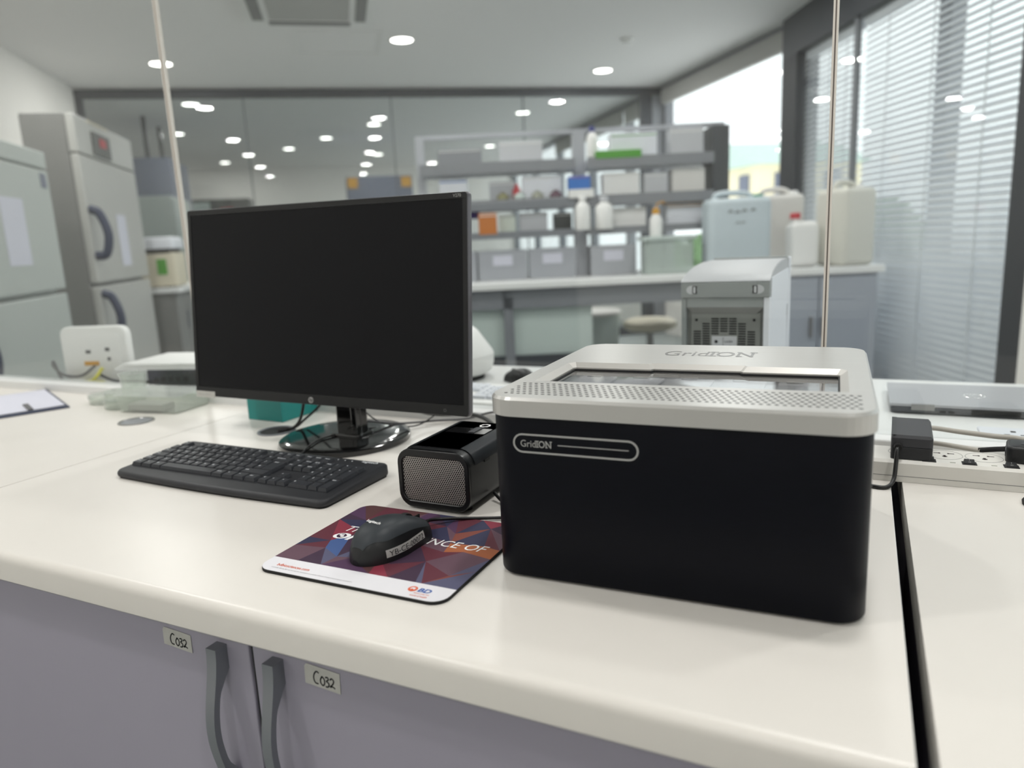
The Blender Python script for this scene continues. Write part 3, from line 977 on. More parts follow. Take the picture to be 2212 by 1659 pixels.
# glass screens
def pane(x0, x1, lb, z1=1.3, dark=0):
    t = thing('glass_screen', lb, 'glass screen', (0, .62, T))
    obj('pane', box(x0, x1, -.004, .004, .022, z1), 'pane', t)
    for xx, mm in ((x0, 'pane_edge'), (x1, 'pane_edge')):
        obj('polished_edge', box(xx-.0014, xx+.0014, -.0045, .0045, .022, z1), mm, t)
pane(-1.1115, .2955, 'wide clear glass screen behind the monitor in the bench centre')
pane(.3005, 1.70, 'clear glass screen to the right, behind the power strip')
pane(-2.30, -1.1190, 'clear glass screen to the left, beyond the monitor')
tag(obj('joint_strip', box(.2972, .2988, .617, .624, .022, 1.3), 'pane_edge_dark', loc=(0, 0, T)), 'thin brown joint between the middle and right glass screens', 'joint')

# ================================================================== BLACK SEQUENCER (rotated 1.8 degrees)
g = thing('sequencer', 'large black benchtop sequencer with silver lid and grey badge outline', 'sequencer', (0, 0, T), .0318)
W_, D_ = .37, .3696
obj('body', slab(rrect(.0025, W_-.0025, .0025, D_-.0025, .0285, 8), .0025, .180, .003, 2, True), 'brushed_black', g, True, angle=30)
for x in (.045, .325):
    for y in (.04, .33):
        bm = bm_new()
        cyl(bm, (x, y), .014, 0, .003, 16)
        obj('foot', bm, 'rubber', g)
outer = rrect(0, W_, 0, D_, .031, 8)
op = [(.024, .088), (.347, .088), (.347, .203), (.340, .211), (.241, .211), (.238, .216), (.128, .216), (.125, .211), (.031, .211), (.024, .203)]
vx0, vx1, vy0, vy1 = .014, .359, .018, .078
vent = [(vx0, vy0), (vx1, vy0), (vx1, vy1), (vx0, vy1)]
zt = .199
top = inset_pts(outer, .0025)
bm, loops = holed(top, [op, vent], zt)
r1 = [bm.verts.new((x, y, zt-.003)) for x, y in outer]
r0 = [bm.verts.new((x, y, .179)) for x, y in outer]
rb = [bm.verts.new((x, y, .179)) for x, y in inset_pts(outer, .02)]
n = len(outer)
for i in range(n):
    j = (i+1) % n
    bm.faces.new((loops[0][i], loops[0][j], r1[j], r1[i]))
    bm.faces.new((r1[i], r1[j], r0[j], r0[i]))
    bm.faces.new((r0[i], r0[j], rb[j], rb[i]))
wall_loop(bm, loops[2], -.004)
lid = obj('lid', bm, 'silver', g)
# bevelled frame round the window
bm = bm_new()
opi = inset_pts(op, .0075)
loft(bm, [[(x, y, zt) for x, y in op], [(x, y, zt-.0055) for x, y in opi], [(x, y, zt-.0075) for x, y in opi]], False, False)
obj('window_bevel', bm, 'bevel', lid)
bm = bm_new()
opj = inset_pts(opi, .0018)
loft(bm, [[(x, y, zt-.0072) for x, y in opi], [(x, y, zt-.0072) for x, y in opj], [(x, y, zt-.010) for x, y in opj]], False, False)
obj('gasket', bm, 'slot_black', lid)
obj('window_glass', box(.033, .338, .097, .2035, zt-.0105, zt-.0085), 'lid_glass', lid)
# perforated strip at the front of the lid
bm = bm_new()
perf(bm, vx0, vx1, vy0, vy1, 50, 7, .0022, lambda u, v, d: (u, v, zt-.0001-d), .003, True, 8, .9)
obj('vent_strip', bm, ['silver', 'slot_black'], lid)
obj('vent_shadow', box(vx0, vx1, vy0, vy1, zt-.009, zt-.008), 'slot_black', lid)
# deck inside
obj('deck', box(.012, .358, .07, .23, .180, .1815), 'lid_grey', g)
for k in range(5):
    x = .045+.058*k
    b = obj('flow_cell_bay', box(x, x+.045, .105, .196, .1815, .185, .001), 'lid_grey', g)
    obj('bay_tab', box(x+.008, x+.026, .188, .2, .185, .1868, .0008), 'silver_dark', b)
bm = bm_new()
arc = [(.132, .095), (.236, .095)]+[(.236-.104*k/12, .099+.016*math.sin(PI*k/12)**.8) for k in range(13)]
loft(bm, [[(x, y, .1855) for x, y in arc], [(x, y, .1875) for x, y in arc]])
obj('dark_blob_arc', bm, 'slot_black', g)  # added black arc imitating a dark blob on the window, no real part
# engraved name on the lid
def gridion(par, x, y, z, wd, ht, mat, rot, k=1.0):
    a = fit_text('engraved_name' if not rot[0] else 'badge_text', 'Grid', wd*.50, None, mat, par, (0, 0, 0), rot, res=3)
    b = fit_text('engraved_name' if not rot[0] else 'badge_text', 'ION', wd*.47, None, mat, par, (0, 0, 0), rot, bold=.010, res=3)
    for o, dx, capw in ((a, 0, None), (b, wd*.53, None)):
        ys = [v.co.y for v in o.data.vertices]
        s = ht/max(ys)
        for v in o.data.vertices: v.co.y *= s
        if rot[0]:
            o.location = (x+dx, y, z)
        else:
            o.location = (x+dx, y, z)
    # slab serifs of the bold letters
    bm = bm_new()
    st = ht*.12
    def quad(x0, x1, y0, y1):
        if rot[0]: bm.faces.new([bm.verts.new(p) for p in ((x0, 0, y0), (x1, 0, y0), (x1, 0, y1), (x0, 0, y1))])
        else: bm.faces.new([bm.verts.new(p) for p in ((x0, y0, 0), (x1, y0, 0), (x1, y1, 0), (x0, y1, 0))])
    for y0 in (0, ht-st):
        quad(wd*.505, wd*.60, y0, y0+st)
    quad(wd*.815, wd*.885, 0, st)
    quad(wd*.805, wd*.86, ht-st, ht)
    quad(wd*.95, wd*1.03, ht-st, ht)
    obj('serif_strokes', bm, mat, par, loc=(x, y-(.00002 if rot[0] else 0), z+(0 if rot[0] else .00002)))
gridion(lid, .128, .277, zt+.0002, .112, .034, 'engraved', (0, 0, 0))
# badge: stadium outline, name and line on the front
bm = bm_new()
def stadium(x0, x1, z0, z1, n=10):
    r = (z1-z0)/2
    pts = []
    for i in range(n+1): pts.append((x1-r+r*math.cos(-PI/2+PI*i/n), z0+r+r*math.sin(-PI/2+PI*i/n)))
    for i in range(n+1): pts.append((x0+r+r*math.cos(PI/2+PI*i/n), z0+r+r*math.sin(PI/2+PI*i/n)))
    return pts
so, si = stadium(.032, .164, .1410, .1615), stadium(.0338, .1622, .1428, .1597)
loft(bm, [[(a, .0024, b) for a, b in so], [(a, .0018, b) for a, b in so], [(a, .0018, b) for a, b in si], [(a, .0024, b) for a, b in si]], False, False)
bd = obj('badge_outline', bm, 'print_grey', g)  # plain grey outline, no glow
bm = bm_new()
bx(bm, .081, .154, .0019, .0025, .1508, .1516)
obj('badge_line', bm, 'print_grey', bd)
gridion(bd, .0405, .0019, .1476, .0335, .0072, 'print_grey', (PI/2, 0, 0))
for k in range(4):
    obj('side_button', box(.0005, .0035, .06, .068, .12+.012*k, .124+.012*k), 'rubber', g)

# ================================================================== MONITOR
mo = thing('monitor', 'black flat monitor showing a dark screen on a round glossy base', 'monitor', (-.527, .372, T), 0.)
PW, PH = .620, .361
tilt = math.radians(-5.2)
hd = obj('housing', slab(rrect(-PW/2, PW/2, -PH/2, PH/2, .006, 4), -.014, 0, .002, 2, True), 'monitor_side', mo, True, (.0, .0, .0775+PH/2*math.cos(tilt)), (PI/2+tilt*-1*1.0, math.radians(-.45), 0), angle=30)
hd.rotation_euler = (math.radians(90-5.2), math.radians(0.5), 0)
# local axes of the housing: x right, y up, z towards the viewer
obj('back_shell', slab(rrect(-PW/2+.06, PW/2-.06, -PH/2+.03, PH/2-.05, .03, 5), -.036, -.012, .004), 'black_plastic', hd)
bm, lp = holed(rrect(-PW/2+.001, PW/2-.001, -PH/2+.001, PH/2-.001, .005, 4), [rrect(-PW/2+.009, PW/2-.009, -PH/2+.019, PH/2-.0105, .0005, 1)], .0013)
wall_loop(bm, lp[0], -.0013)
wall_loop(bm, lp[1], -.0012)
bz = obj('bezel', bm, 'monitor_black', hd)
obj('screen', box(-PW/2+.009, PW/2-.009, -PH/2+.019, PH/2-.0105, -.0001, .0004), 'screen', hd)
text('model_text', 'V270', .0070, 'print_grey', hd, (PW/2-.026, PH/2-.0082, .0015), res=3)
lg = obj('maker_logo', lathe([(.0058, .0012), (.0056, .0020)], 24, (-.018, -PH/2+.0088)), 'print_grey', hd)
text('logo_letters', 'hp', .0088, 'ink_black', lg, (-.0222, -PH/2+.0066, .0021), shear=.25, bold=.0002)
bm = bm_new()
n = 16
loft(bm, [[(PW/2-.045+r*math.cos(2*PI*i/n), -PH/2+.009+r*math.sin(2*PI*i/n), z) for i in range(n)] for r, z in ((.0027, .0013), (.0027, .0016), (.0020, .0016), (.0020, .0013))], False, False)
obj('power_mark', bm, 'ink_grey', hd)
sk = obj('asset_sticker', box(-PW/2+.002, -PW/2+.052, -PH/2-.002, -PH/2+.0105, .0014, .0018), 'tape', hd, label='grey asset sticker on the lower left bezel')
text('sticker_text', 'YB-CE-00071', .0062, 'print_grey', sk, (-PW/2+.006, -PH/2+.002, .0019), res=2)
# stand
nk = obj('neck', box(-.004, .052, .028, .052, .012, .19, .004), 'black_gloss', mo)
obj('neck_rib', box(.040, .0525, .015, .030, .012, .16, .003), 'black_gloss', nk)
obj('neck_collar', slab(rrect(-.012, .06, .01, .062, .012), .008, .018, .003), 'black_gloss', nk)
obj('hinge_arm', box(-.004, .052, .02, .05, .13, .2, .004), 'black_plastic', nk)
bm = lathe([(.119, 0), (.121, .002), (.121, .009), (.117, .0115), (.095, .0125), (.02, .013)], 64, (.012, .032))
obj('base', bm, 'black_gloss', mo, True, angle=40)
obj('base_foot_ring', lathe([(.11, -.0), (.118, .0005)], 40, (.012, .032)), 'rubber', mo)

# cables behind the monitor
def cable(name, lb, pts, r, mat='cable_black', plug=None):
    t = thing(name, lb, 'cable', (0, 0, T))
    obj('cord', tube(pts, r, 8, 8), mat, t, True)
    return t
cable('monitor_cable', 'black cable dropping from monitor into grommet area, in front of teal box', [(-.63, .415, .17), (-.625, .425, .09), (-.648, .436, .03), (-.668, .432, .006), (-.686, .428, .004), (-.70, .42, .0015)], .0030)
cable('monitor_cable', 'thinner black cable slanting behind the first one', [(-.56, .42, .16), (-.57, .435, .09), (-.612, .45, .05), (-.65, .445, .02), (-.672, .44, .004), (-.69, .41, .002)], .0024)
cable('signal_cable', 'thick black cable arching right behind the monitor bottom', [(-.47, .45, .16), (-.46, .50, .07), (-.44, .53, .035), (-.40, .55, .022), (-.33, .545, .028), (-.27, .51, .03), (-.215, .46, .018), (-.16, .41, .006), (-.14, .36, .0045)], .0042)
cable('thin_cable', 'thin grey wire looping behind the black box', [(-.50, .44, .03), (-.46, .50, .012), (-.41, .56, .006), (-.35, .575, .010), (-.29, .57, .028), (-.24, .56, .032), (-.17, .52, .03), (-.1, .50, .01)], .0022, 'ink_grey')
cable('thin_cable', 'thin black wire crossing under the monitor right half', [(-.52, .46, .05), (-.48, .47, .02), (-.43, .50, .008), (-.40, .53, .022), (-.38, .545, .05)], .0015)

# teal box
t = thing('teal_box', 'teal cardboard box behind the monitor stand', 'box', (-.787, .54, T), math.radians(-2))
obj('carton', box(-.050, .050, -.060, .060, 0, .05, .0015), 'teal', t)
obj('lid', box(-.0505, .0505, -.0605, .0605, .050, .075, .0015), 'teal', t)

# ================================================================== KEYBOARD
def keyboard(name, lb, loc, rotz, mb, mk, mbed, legends=True, brand=None):
    t = thing(name, lb, 'keyboard', loc, rotz)
    KW, KD = .446, .160
    pts = []
    base = rrect(0, KW, 0, KD, (.014, .012, .010, .016), 5)
    # add points along the front edge and bow them outwards
    front = [(KW*k/14, 0) for k in range(1, 14)]
    pl = front+base if False else base[:]
    out = []
    m = len(pl)
    for i, p in enumerate(pl):
        out.append(p)
    # last point of the outline is the front-left corner end -> insert the front edge points before wrapping
    out = out + [(.016+(KW-.030)*k/13, 0) for k in range(1, 13)]
    def bow(p, amt=.007):
        x, y = p
        f = max(0, 1-y/.05)
        s = x/KW
        return (x, y-amt*math.sin(PI*s)*f)
    def zt_(y): return .0125+.0085*max(0, min(1, y/KD))
    rings = []
    for ins, fz in ((.004, lambda y: .001), (.0005, lambda y: .004), (0, lambda y: .0065), (.0006, lambda y: zt_(y)-.003), (.003, lambda y: zt_(y)-.0006), (.007, lambda y: zt_(y))):
        q = inset_pts(out, ins)
        rings.append([(*bow(p), fz(p[1])) for p in q])
    bm = bm_new()
    loft(bm, rings)
    obj('body', bm, mb, t, True, angle=50)
    bm = bm_new()
    q = inset_pts(out, .003)
    loft(bm, [[(*bow(p), .0) for p in q], [(*bow(p), .0015) for p in q]])
    obj('base_plate', bm, mbed, t)
    meshes = {}
    def keymesh(wu, hu, hh):
        k = (wu, hu, hh)
        if k in meshes: return meshes[k]
        bm = bm_new()
        a, b = wu*.019/2-.0008, hu*.019/2-.0008
        loft(bm, [[(-a, -b, 0), (a, -b, 0), (a, b, 0), (-a, b, 0)], [(-a+.0004, -b+.0004, hh*.35), (a-.0004, -b+.0004, hh*.35), (a-.0004, b-.0003, hh*.35), (-a+.0004, b-.0003, hh*.35)],
                  [(-a+.0022, -b+.0024, hh), (a-.0022, -b+.0024, hh), (a-.0022, b-.0008, hh), (-a+.0022, b-.0008, hh)]])
        bmesh.ops.recalc_face_normals(bm, faces=bm.faces[:])
        me = bpy.data.meshes.new('key')
        bm.to_mesh(me)
        bm.free()
        me.materials.append(MATS[mk])
        meshes[k] = me
        return me
    slope = math.atan2(.0085, KD)
    X0, Y0 = .010, .0365
    U = .019*.98
    def key(xu, row, wu=1., hu=1., lg='', gap=0., hh=.0068, yoff=0.):
        x = X0+gap+(xu+wu/2)*U
        y = Y0+row*U+(hu-1)*U/2+yoff
        o = bpy.data.objects.new('key', keymesh(wu, hu, hh))
        C.objects.link(o)
        o.parent = t
        o.location = (x, y, zt_(y)-.0006)
        o.rotation_euler = (slope, 0, 0)
        if legends and lg:
            me = text_mesh(lg, .0060 if len(lg) == 1 else .0042, res=1, bold=.00012)
            l = bpy.data.objects.new('legend', me)
            if not me.materials: me.materials.append(MATS['legend'])
            C.objects.link(l)
            l.parent = o
            l.location = (-wu*.019/2+.0042, .0012 if hu == 1 else .012, hh+.0001)
    rows = [([('Ctrl', 1.25), ('+', 1.25), ('Alt', 1.25), ('', 6.25), ('AltGr', 1.25), ('+', 1.25), ('=', 1.25), ('Ctrl', 1.25)], 0),
            ([('Shift', 1.25), ('\\', 1)]+[(c, 1) for c in 'ZXCVBNM,./']+[('Shift', 2.75)], 1),
            ([('Caps', 1.75)]+[(c, 1) for c in "ASDFGHJKL;'#"], 2),
            ([('Tab', 1.5)]+[(c, 1) for c in 'QWERTYUIOP[]'], 3),
            ([('`', 1)]+[(c, 1) for c in '1234567890-=']+[('Backspace', 2)], 4)]
    for ks, r in rows:
        x = 0
        for lg, wu in ks:
            key(x, r, wu, 1, lg)
            x += wu
    key(13.55, 2, 1.45, 2, 'Enter')
    fy = .0045
    key(0, 5, 1, 1, 'Esc', yoff=fy, hh=.005)
    for k in range(12):
        key(2+k+.5*(k//4), 5, 1, 1, 'F%d' % (k+1), yoff=fy, hh=.005)
    G1, G2 = .005, .010
    for k, lg in enumerate(('PrtSc', 'ScrLk', 'Pause')): key(15+k, 5, 1, 1, lg, G1, .005, fy)
    for k, lg in enumerate(('Ins', 'Home', 'PgUp')): key(15+k, 4, 1, 1, lg, G1)
    for k, lg in enumerate(('Del', 'End', 'PgDn')): key(15+k, 3, 1, 1, lg, G1)
    key(16, 1, 1, 1, '^', G1)
    for k, lg in enumerate('<v>'): key(15+k, 0, 1, 1, lg, G1)
    for k, lg in enumerate(('Num', '/', '*', '-')): key(18+k, 4, 1, 1, lg, G2)
    for r, s in ((3, '789'), (2, '456'), (1, '123')):
        for k, lg in enumerate(s): key(18+k, r, 1, 1, lg, G2)
    key(21, 2, 1, 2, '+', G2)
    key(21, 0, 1, 2, 'Entr', G2)
    key(18, 0, 2, 1, '0', G2)
    key(20, 0, 1, 1, '.', G2)
    if brand:
        text('brand_print', brand, .0098, 'legend', t, (KW-.047, KD-.0135, zt_(KD)+.0001), res=2, bold=.0002, rot=(slope, 0, 0))
        for k in range(3):
            bm = bm_new()
            cyl(bm, (0, 0), .0012, 0, .0004, 10)
            obj('status_light', bm, 'legend', t, loc=(KW-.094+k*.014, KD-.012, zt_(KD-.012)))
    return t
keyboard('keyboard', 'black full size keyboard in front of the monitor', (-.756, .100, T), math.radians(-.8), 'keyboard', 'key', 'keybed', True, 'logitech')
cable('keyboard_cable', 'thin black wire from the keyboard back up over the monitor base', [(-.517, .259, .018), (-.513, .272, .012), (-.512, .283, .011), (-.520, .31, .0155), (-.53, .36, .0155), (-.50, .43, .0155), (-.47, .50, .006)], .0016)

# ================================================================== MOUSE PAD AND MOUSE
PX, PY, PWd, PDp = -.2605, -.0845, .2465, .2095
pd = thing('mouse_pad', 'mouse pad with purple and red facet print and white lower band', 'mouse pad', (PX, PY, T), math.radians(.3))
pout = rrect(0, PWd, 0, PDp, .018, 6)
obj('foam', slab(pout, 0, .0038, .0006), 'rubber', pd)
strip_y = .0315
ptop = inset_pts(pout, .0004)
# white band
low = [p for p in ptop if p[1] < strip_y]
bm = bm_new()
# outline order starts at the front right corner (counter-clockwise)
fr_corner = [p for p in ptop[:7]]
fl_corner = [p for p in ptop[21:28]]
band = fl_corner+fr_corner+[(ptop[6][0], strip_y), (fl_corner[0][0], strip_y)]
loft(bm, [[(x, y, .0037) for x, y in band], [(x, y, .0041) for x, y in band]])
wb = obj('white_band', bm, 'pad_white', pd)
# faceted print
pal = ['f_plum', 'f_wine', 'f_crimson', 'f_violet', 'f_navy', 'f_blue', 'f_rust', 'f_orange', 'f_mauve', 'f_brown', 'f_green', 'f_slate']
bm = bm_new()
rnd = random.Random(5)
x0, x1, y0, y1 = ptop[27][0], ptop[6][0], strip_y, ptop[10][1]
x0, x1, y1 = .0004, PWd-.0004, PDp-.0004
NX, NY = 8, 5
gv = {}
for j in range(NY+1):
    for i in range(NX+1):
        jx = 0 if i in (0, NX) else rnd.uniform(-.42, .42)
        jy = 0 if j in (0, NY) else rnd.uniform(-.42, .42)
        gv[i, j] = bm.verts.new((x0+(x1-x0)*(i+jx)/NX, y0+(y1-y0)*(j+jy)/NY, .0041))
def pick(cx, cy):
    u, v = (cx-x0)/(x1-x0), (cy-y0)/(y1-y0)
    wts = {'f_plum': 2.2*v+.3, 'f_wine': 1.5, 'f_crimson': .35, 'f_violet': .8*(1-u), 'f_navy': .6*u+.1*v, 'f_blue': 1.6 if (.2 < u < .42 and .12 < v < .5) else .0,
           'f_rust': .9*(1-v), 'f_orange': 1.6 if (u > .72 and .25 < v < .6) else .0, 'f_mauve': .8, 'f_brown': 1.0*(1-v)+.2, 'f_green': .6 if (.55 < u < .72 and v < .15) else .0, 'f_slate': 1.2 if (.15 < u < .45 and v < .4) else .1}
    tot = sum(wts.values())
    r = rnd.random()*tot
    for k, q in wts.items():
        r -= q
        if r <= 0: return pal.index(k)
    return 0
for j in range(NY):
    for i in range(NX):
        a, b, c_, d = gv[i, j], gv[i+1, j], gv[i+1, j+1], gv[i, j+1]
        tr = ((a, b, c_), (a, c_, d)) if rnd.random() < .5 else ((a, b, d), (b, c_, d))
        for q in tr:
            f = bm.faces.new(q)
            m = sum((v.co for v in q), Vector())/3
            f.material_index = pick(m.x, m.y)
# trim the print to the rounded back corners
for cx, cy, sx in ((.018, PDp-.018, -1), (PWd-.018, PDp-.018, 1)):
    for k in range(6):
        a = PI/2*(k+.5)/6
        nrm = Vector((sx*math.cos(a), math.sin(a), 0))
        bmesh.ops.bisect_plane(bm, geom=bm.verts[:]+bm.edges[:]+bm.faces[:], plane_co=(cx+nrm.x*.0176, cy+nrm.y*.0176, 0), plane_no=nrm, clear_outer=True)
fp = obj('facet_print', bm, pal, pd)
for p in fp.data.polygons: p.use_smooth = False
zt2 = .0043
fit_text('headline_print', 'THE EXPERIENCE OF', .2005, .0165, 'print_white', fp, (.031, .1215, zt2), shear=.22, res=3)
fit_text('headline_print', 'ONE', .060, .0175, 'print_white', fp, (.028, .0985, zt2), shear=.22, bold=.045, res=3)
bm = bm_new()
cyl(bm, (.0385, .1073), .0062, zt2+.0001, zt2+.0002, 16)
obj('globe_print', bm, 'f_plum', fp)
bm = bm_new()
for (a, b, r_) in ((.0365, .109, .0022), (.0405, .1058, .0025), (.0395, .1105, .0014)):
    cyl(bm, (a, b), r_, zt2+.0002, zt2+.0003, 7)
obj('globe_print', bm, 'print_white', fp)
fit_text('web_address', 'bdbiosciences.com', .046, .0055, 'ink_orange', wb, (.020, .0128, zt2), bold=.012, res=2)
fit_text('small_print', '\u00a9 2016 BD. BD, the BD Logo and all other trademarks are property of Becton, Dickinson and Company. 23-19003-00', .113, .0024, 'ink_grey', wb, (.017, .0065, zt2), res=1)
fit_text('logo_letters', 'BD', .0155, .0080, 'ink_blue', wb, (.2085, .0140, zt2), bold=.03, shear=.12, res=3)
bm = bm_new()
cyl(bm, (.2015, .0178), .0054, zt2, zt2+.0001, 24)
lgm = obj('logo_mark', bm, 'ink_orange', wb)
bm = bm_new()
pts = []
for k in range(18):
    a = 2*PI*k/18
    rr = .0040 if k % 2 == 0 else .0022
    pts.append((.2015+rr*math.cos(a), .0182+rr*.9*math.sin(a)))
bm.faces.new([bm.verts.new((x, y, zt2+.0002)) for x, y in pts])
obj('logo_rays', bm, 'pad_white', lgm)
bm = bm_new()
cyl(bm, (.2015, .0160), .0014, zt2+.0002, zt2+.0003, 12)
obj('logo_dot', bm, 'ink_orange', lgm)
fit_text('logo_tagline', 'Advancing the', .0190, .0034, 'ink_orange', wb, (.2065, .0090, zt2), res=2)
fit_text('logo_tagline', 'world of health', .0205, .0034, 'ink_orange', wb, (.2050, .0043, zt2), res=2)

# mouse: local +y is the nose
mz = T+.0042
ms = thing('computer_mouse', 'black wired mouse with white YB-CE-00072 sticker on the pad', 'mouse', (-.142, .014, mz), math.radians(-10))
ML, MW_, MH = .113, .065, .0385
def msec(t):
    # t 0 rear .. 1 nose : half width, height
    hw = MW_/2*(max(0, 1-((.48-t)/.48)**2.3)**.5 if t < .48 else max(.0, 1-((t-.48)/.53)**4.5)**.5*(1-.08*math.sin(PI*(t-.48)/.52)))
    hh = MH*((1-((.42-t)/.42)**2.4)**.5 if t < .42 else 1-.60*((t-.42)/.58)**1.9)
    if t > .96: hh *= 1-(t-.96)/.04*.22
    return max(hw, .004), max(hh, .007)
def mouse_rings(scale, n=22, a0=0., a1=PI, tmin=0., tmax=1.):
    rings = []
    NT = 30
    for i in range(NT+1):
        t = tmin+(tmax-tmin)*(1-math.cos(PI*i/NT))/2
        hw, hh = msec(t)
        ring = []
        for k in range(n+1):
            a = a0+(a1-a0)*k/n
            ca, sa = math.cos(a), math.sin(a)
            x = hw*scale*(abs(ca)**.72)*(1 if ca > 0 else -1)
            z = hh*scale*(abs(sa)**.82)
            ring.append((x, (t-.5)*ML*scale, z))
        rings.append(ring)
    return rings
bm = bm_new()
loft(bm, mouse_rings(1.0), closed=True)
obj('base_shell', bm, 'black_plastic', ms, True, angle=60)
bm = bm_new()
rings = []
NT = 30
for i in range(NT+1):
    t = .045+.925*(1-math.cos(PI*i/NT))/2
    hw, hh = msec(t)
    q_ = min(1, max(0, (t-.03)/.24))
    a_s = math.radians(36+26*(1-q_*q_*(3-2*q_)))
    ring = []
    for k in range(33):
        a = a_s+(PI-2*a_s)*k/32
        ca, sa = math.cos(a), math.sin(a)
        ring.append((hw*1.012*(abs(ca)**.72)*(1 if ca > 0 else -1), (t-.5)*ML, hh*(abs(sa)**.82)*1.018+.0005))
    rings.append(ring)
loft(bm, rings, False, False, closed=False)
bmesh.ops.solidify(bm, geom=bm.faces[:], thickness=.0008)
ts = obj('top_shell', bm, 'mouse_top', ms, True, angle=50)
bm = bm_new()
bmesh.ops.create_cone(bm, cap_ends=True, segments=24, radius1=.011, radius2=.011, depth=.007, matrix=Matrix.Translation((0, .027, .0225)) @ Matrix.Rotation(PI/2, 4, 'Y'))
obj('scroll_wheel', bm, 'rubber', ms)
obj('button_split', box(-.0006, .0006, .036, .052, .018, .0245), 'slot_black', ms)
obj('cable_boot', tube([(0, .050, .010), (0, .058, .010), (0, .066, .010)], lambda t: .0042-.0018*t, 10, 4), 'rubber', ms, True)
# logo on the back of the mouse, following the slope
def mtop(y):
    t = y/ML+.5
    return msec(t)[1]*1.018+.0007
y_l = -.0245
sl = math.atan2(mtop(y_l+.003)-mtop(y_l-.003), .006)
fit_text('brand_print', 'logitech', .0215, .0058, 'print_white', ms, (-.0130, y_l, mtop(y_l)+.0002), (sl, 0, 0), bold=.02, res=2)
# sticker curved along the right hand side
bm = bm_new()
def mside(y, z):
    t = y/ML+.5
    hw, hh = msec(t)
    sa = min(1, (z/hh))**(1/.82)
    ca = math.sqrt(max(0, 1-sa*sa))
    return hw*ca**.72+.0006
ys = [-.034+.062*k/16 for k in range(17)]
grid = []
for z in (.0065, .0095, .0125, .0155):
    grid.append([bm.verts.new((mside(y, z+(y+.034)*.03)+.0004, y, z+(y+.034)*.03)) for y in ys])
for a, b in zip(grid, grid[1:]):
    for i in range(16): bm.faces.new((a[i], a[i+1], b[i+1], b[i]))
bmesh.ops.solidify(bm, geom=bm.faces[:], thickness=-.0003)
sk = obj('side_sticker', bm, 'sticker', ms, True, angle=40, label='white sticker with black code')
me = text_mesh('YB-CE-00072', 1., res=3).copy()
xs = [v.co.x for v in me.vertices]
h_ = max(v.co.y for v in me.vertices)
for v in me.vertices:
    y = -.031+(v.co.x-min(xs))/(max(xs)-min(xs))*.056
    z = .0078+(v.co.y/h_)*.0062+(y+.034)*.03
    v.co = (mside(y, z)+.0014, y, z)
obj('code_print', me, 'ink_black', sk)
cable('mouse_cable', 'black mouse cord running right behind the sequencer', [(-.1318, .078, .0142), (-.128, .092, .0115), (-.108, .113, .0075), (-.080, .132, .0042), (-.045, .150, .0035), (.0, .18, .0035), (-.012, .25, .0035), (-.02, .33, .0035)], .0022)

# ================================================================== BLACK BOX WITH GRILLE
sp = thing('grille_box', 'small black box with perforated silver front grille beside the sequencer', 'device', (-.158, .140, T), 0)
def prof(x, z0, z1, r, n=7): return [(a, b) for a, b in rrect(-x, x, z0, z1, r, n)]
o1 = prof(.0555, .003, .0855, .021)
i1 = prof(.0485, .0125, .0755, .0115)
bm = bm_new()
loft(bm, [[(a, .005, b) for a, b in o1], [(a, .150, b) for a, b in o1], [(a, .153, b) for a, b in inset_pts(o1, .003)]])
body = obj('body', bm, 'black_plastic', sp, True, angle=35)
bm = bm_new()
loft(bm, [[(a, .006, b) for a, b in o1], [(a, .001, b) for a, b in o1], [(a, 0, b) for a, b in inset_pts(o1, .001)], [(a, 0, b) for a, b in inset_pts(i1, -.001)], [(a, .001, b) for a, b in i1], [(a, .0048, b) for a, b in i1]], False, False)
obj('front_frame', bm, 'monitor_black', sp, True, angle=30)
bm = bm_new()
perf(bm, -.0488, .0488, .0122, .0758, 30, 24, .00118, lambda u, v, d: (u, .0030+d, v), .0012, True, 8)
obj('grille', bm, ['grille_metal', 'slot_black'], sp)
obj('grille_backing', box(-.049, .049, .0046, .0049, .012, .076), 'slot_black', sp)
# raised top cover following the rounded shoulders
bm = bm_new()
arcp = [(a, b) for a, b in o1 if b > .052]
arcp.sort(key=lambda p: -math.atan2(p[1]-.03, p[0]))
sec = [(a*1.012, .03+(b-.03)*1.022) for a, b in arcp]
loft(bm, [[(a, .018, b) for a, b in sec], [(a, .1525, b) for a, b in sec]], False, False, closed=False)
bmesh.ops.solidify(bm, geom=bm.faces[:], thickness=.001)
cv = obj('top_cover', bm, 'black_satin', sp, True, angle=35)
zc = .03+(.0855-.03)*1.022
obj('port_window', box(-.030, .034, .088, .116, zc+.0001, zc+.0006), 'black_gloss', cv)
obj('port_insert', box(.018, .0335, .0885, .1155, zc+.0006, zc+.0011), 'silver_dark', cv)
obj('port_latch', box(.008, .018, .0885, .1155, zc+.0006, zc+.0030, .0005), 'adapter', cv)
bm = bm_new()
pts_o, pts_i = [], []
for k in range(32):
    a = 2*PI*k/32
    ro = .0088 if k % 4 in (0, 1) else .0075
    pts_o.append((.012+ro*math.cos(a), .134+ro*math.sin(a)))
    pts_i.append((.012+.0056*math.cos(a), .134+.0056*math.sin(a)))
loft(bm, [[(x, y, zc+.0004) for x, y in pts_o], [(x, y, zc+.0004) for x, y in pts_i]], False, False)
obj('gear_logo', bm, 'print_white', cv)
obj('side_notch', box(.0545, .0565, .045, .060, .062, .066), 'slot_black', sp)
for x in (-.035, .035):
    for y in (.025, .13):
        bm = bm_new()
        cyl(bm, (x, y), .008, 0, .004, 12)
        obj('foot', bm, 'rubber', sp)
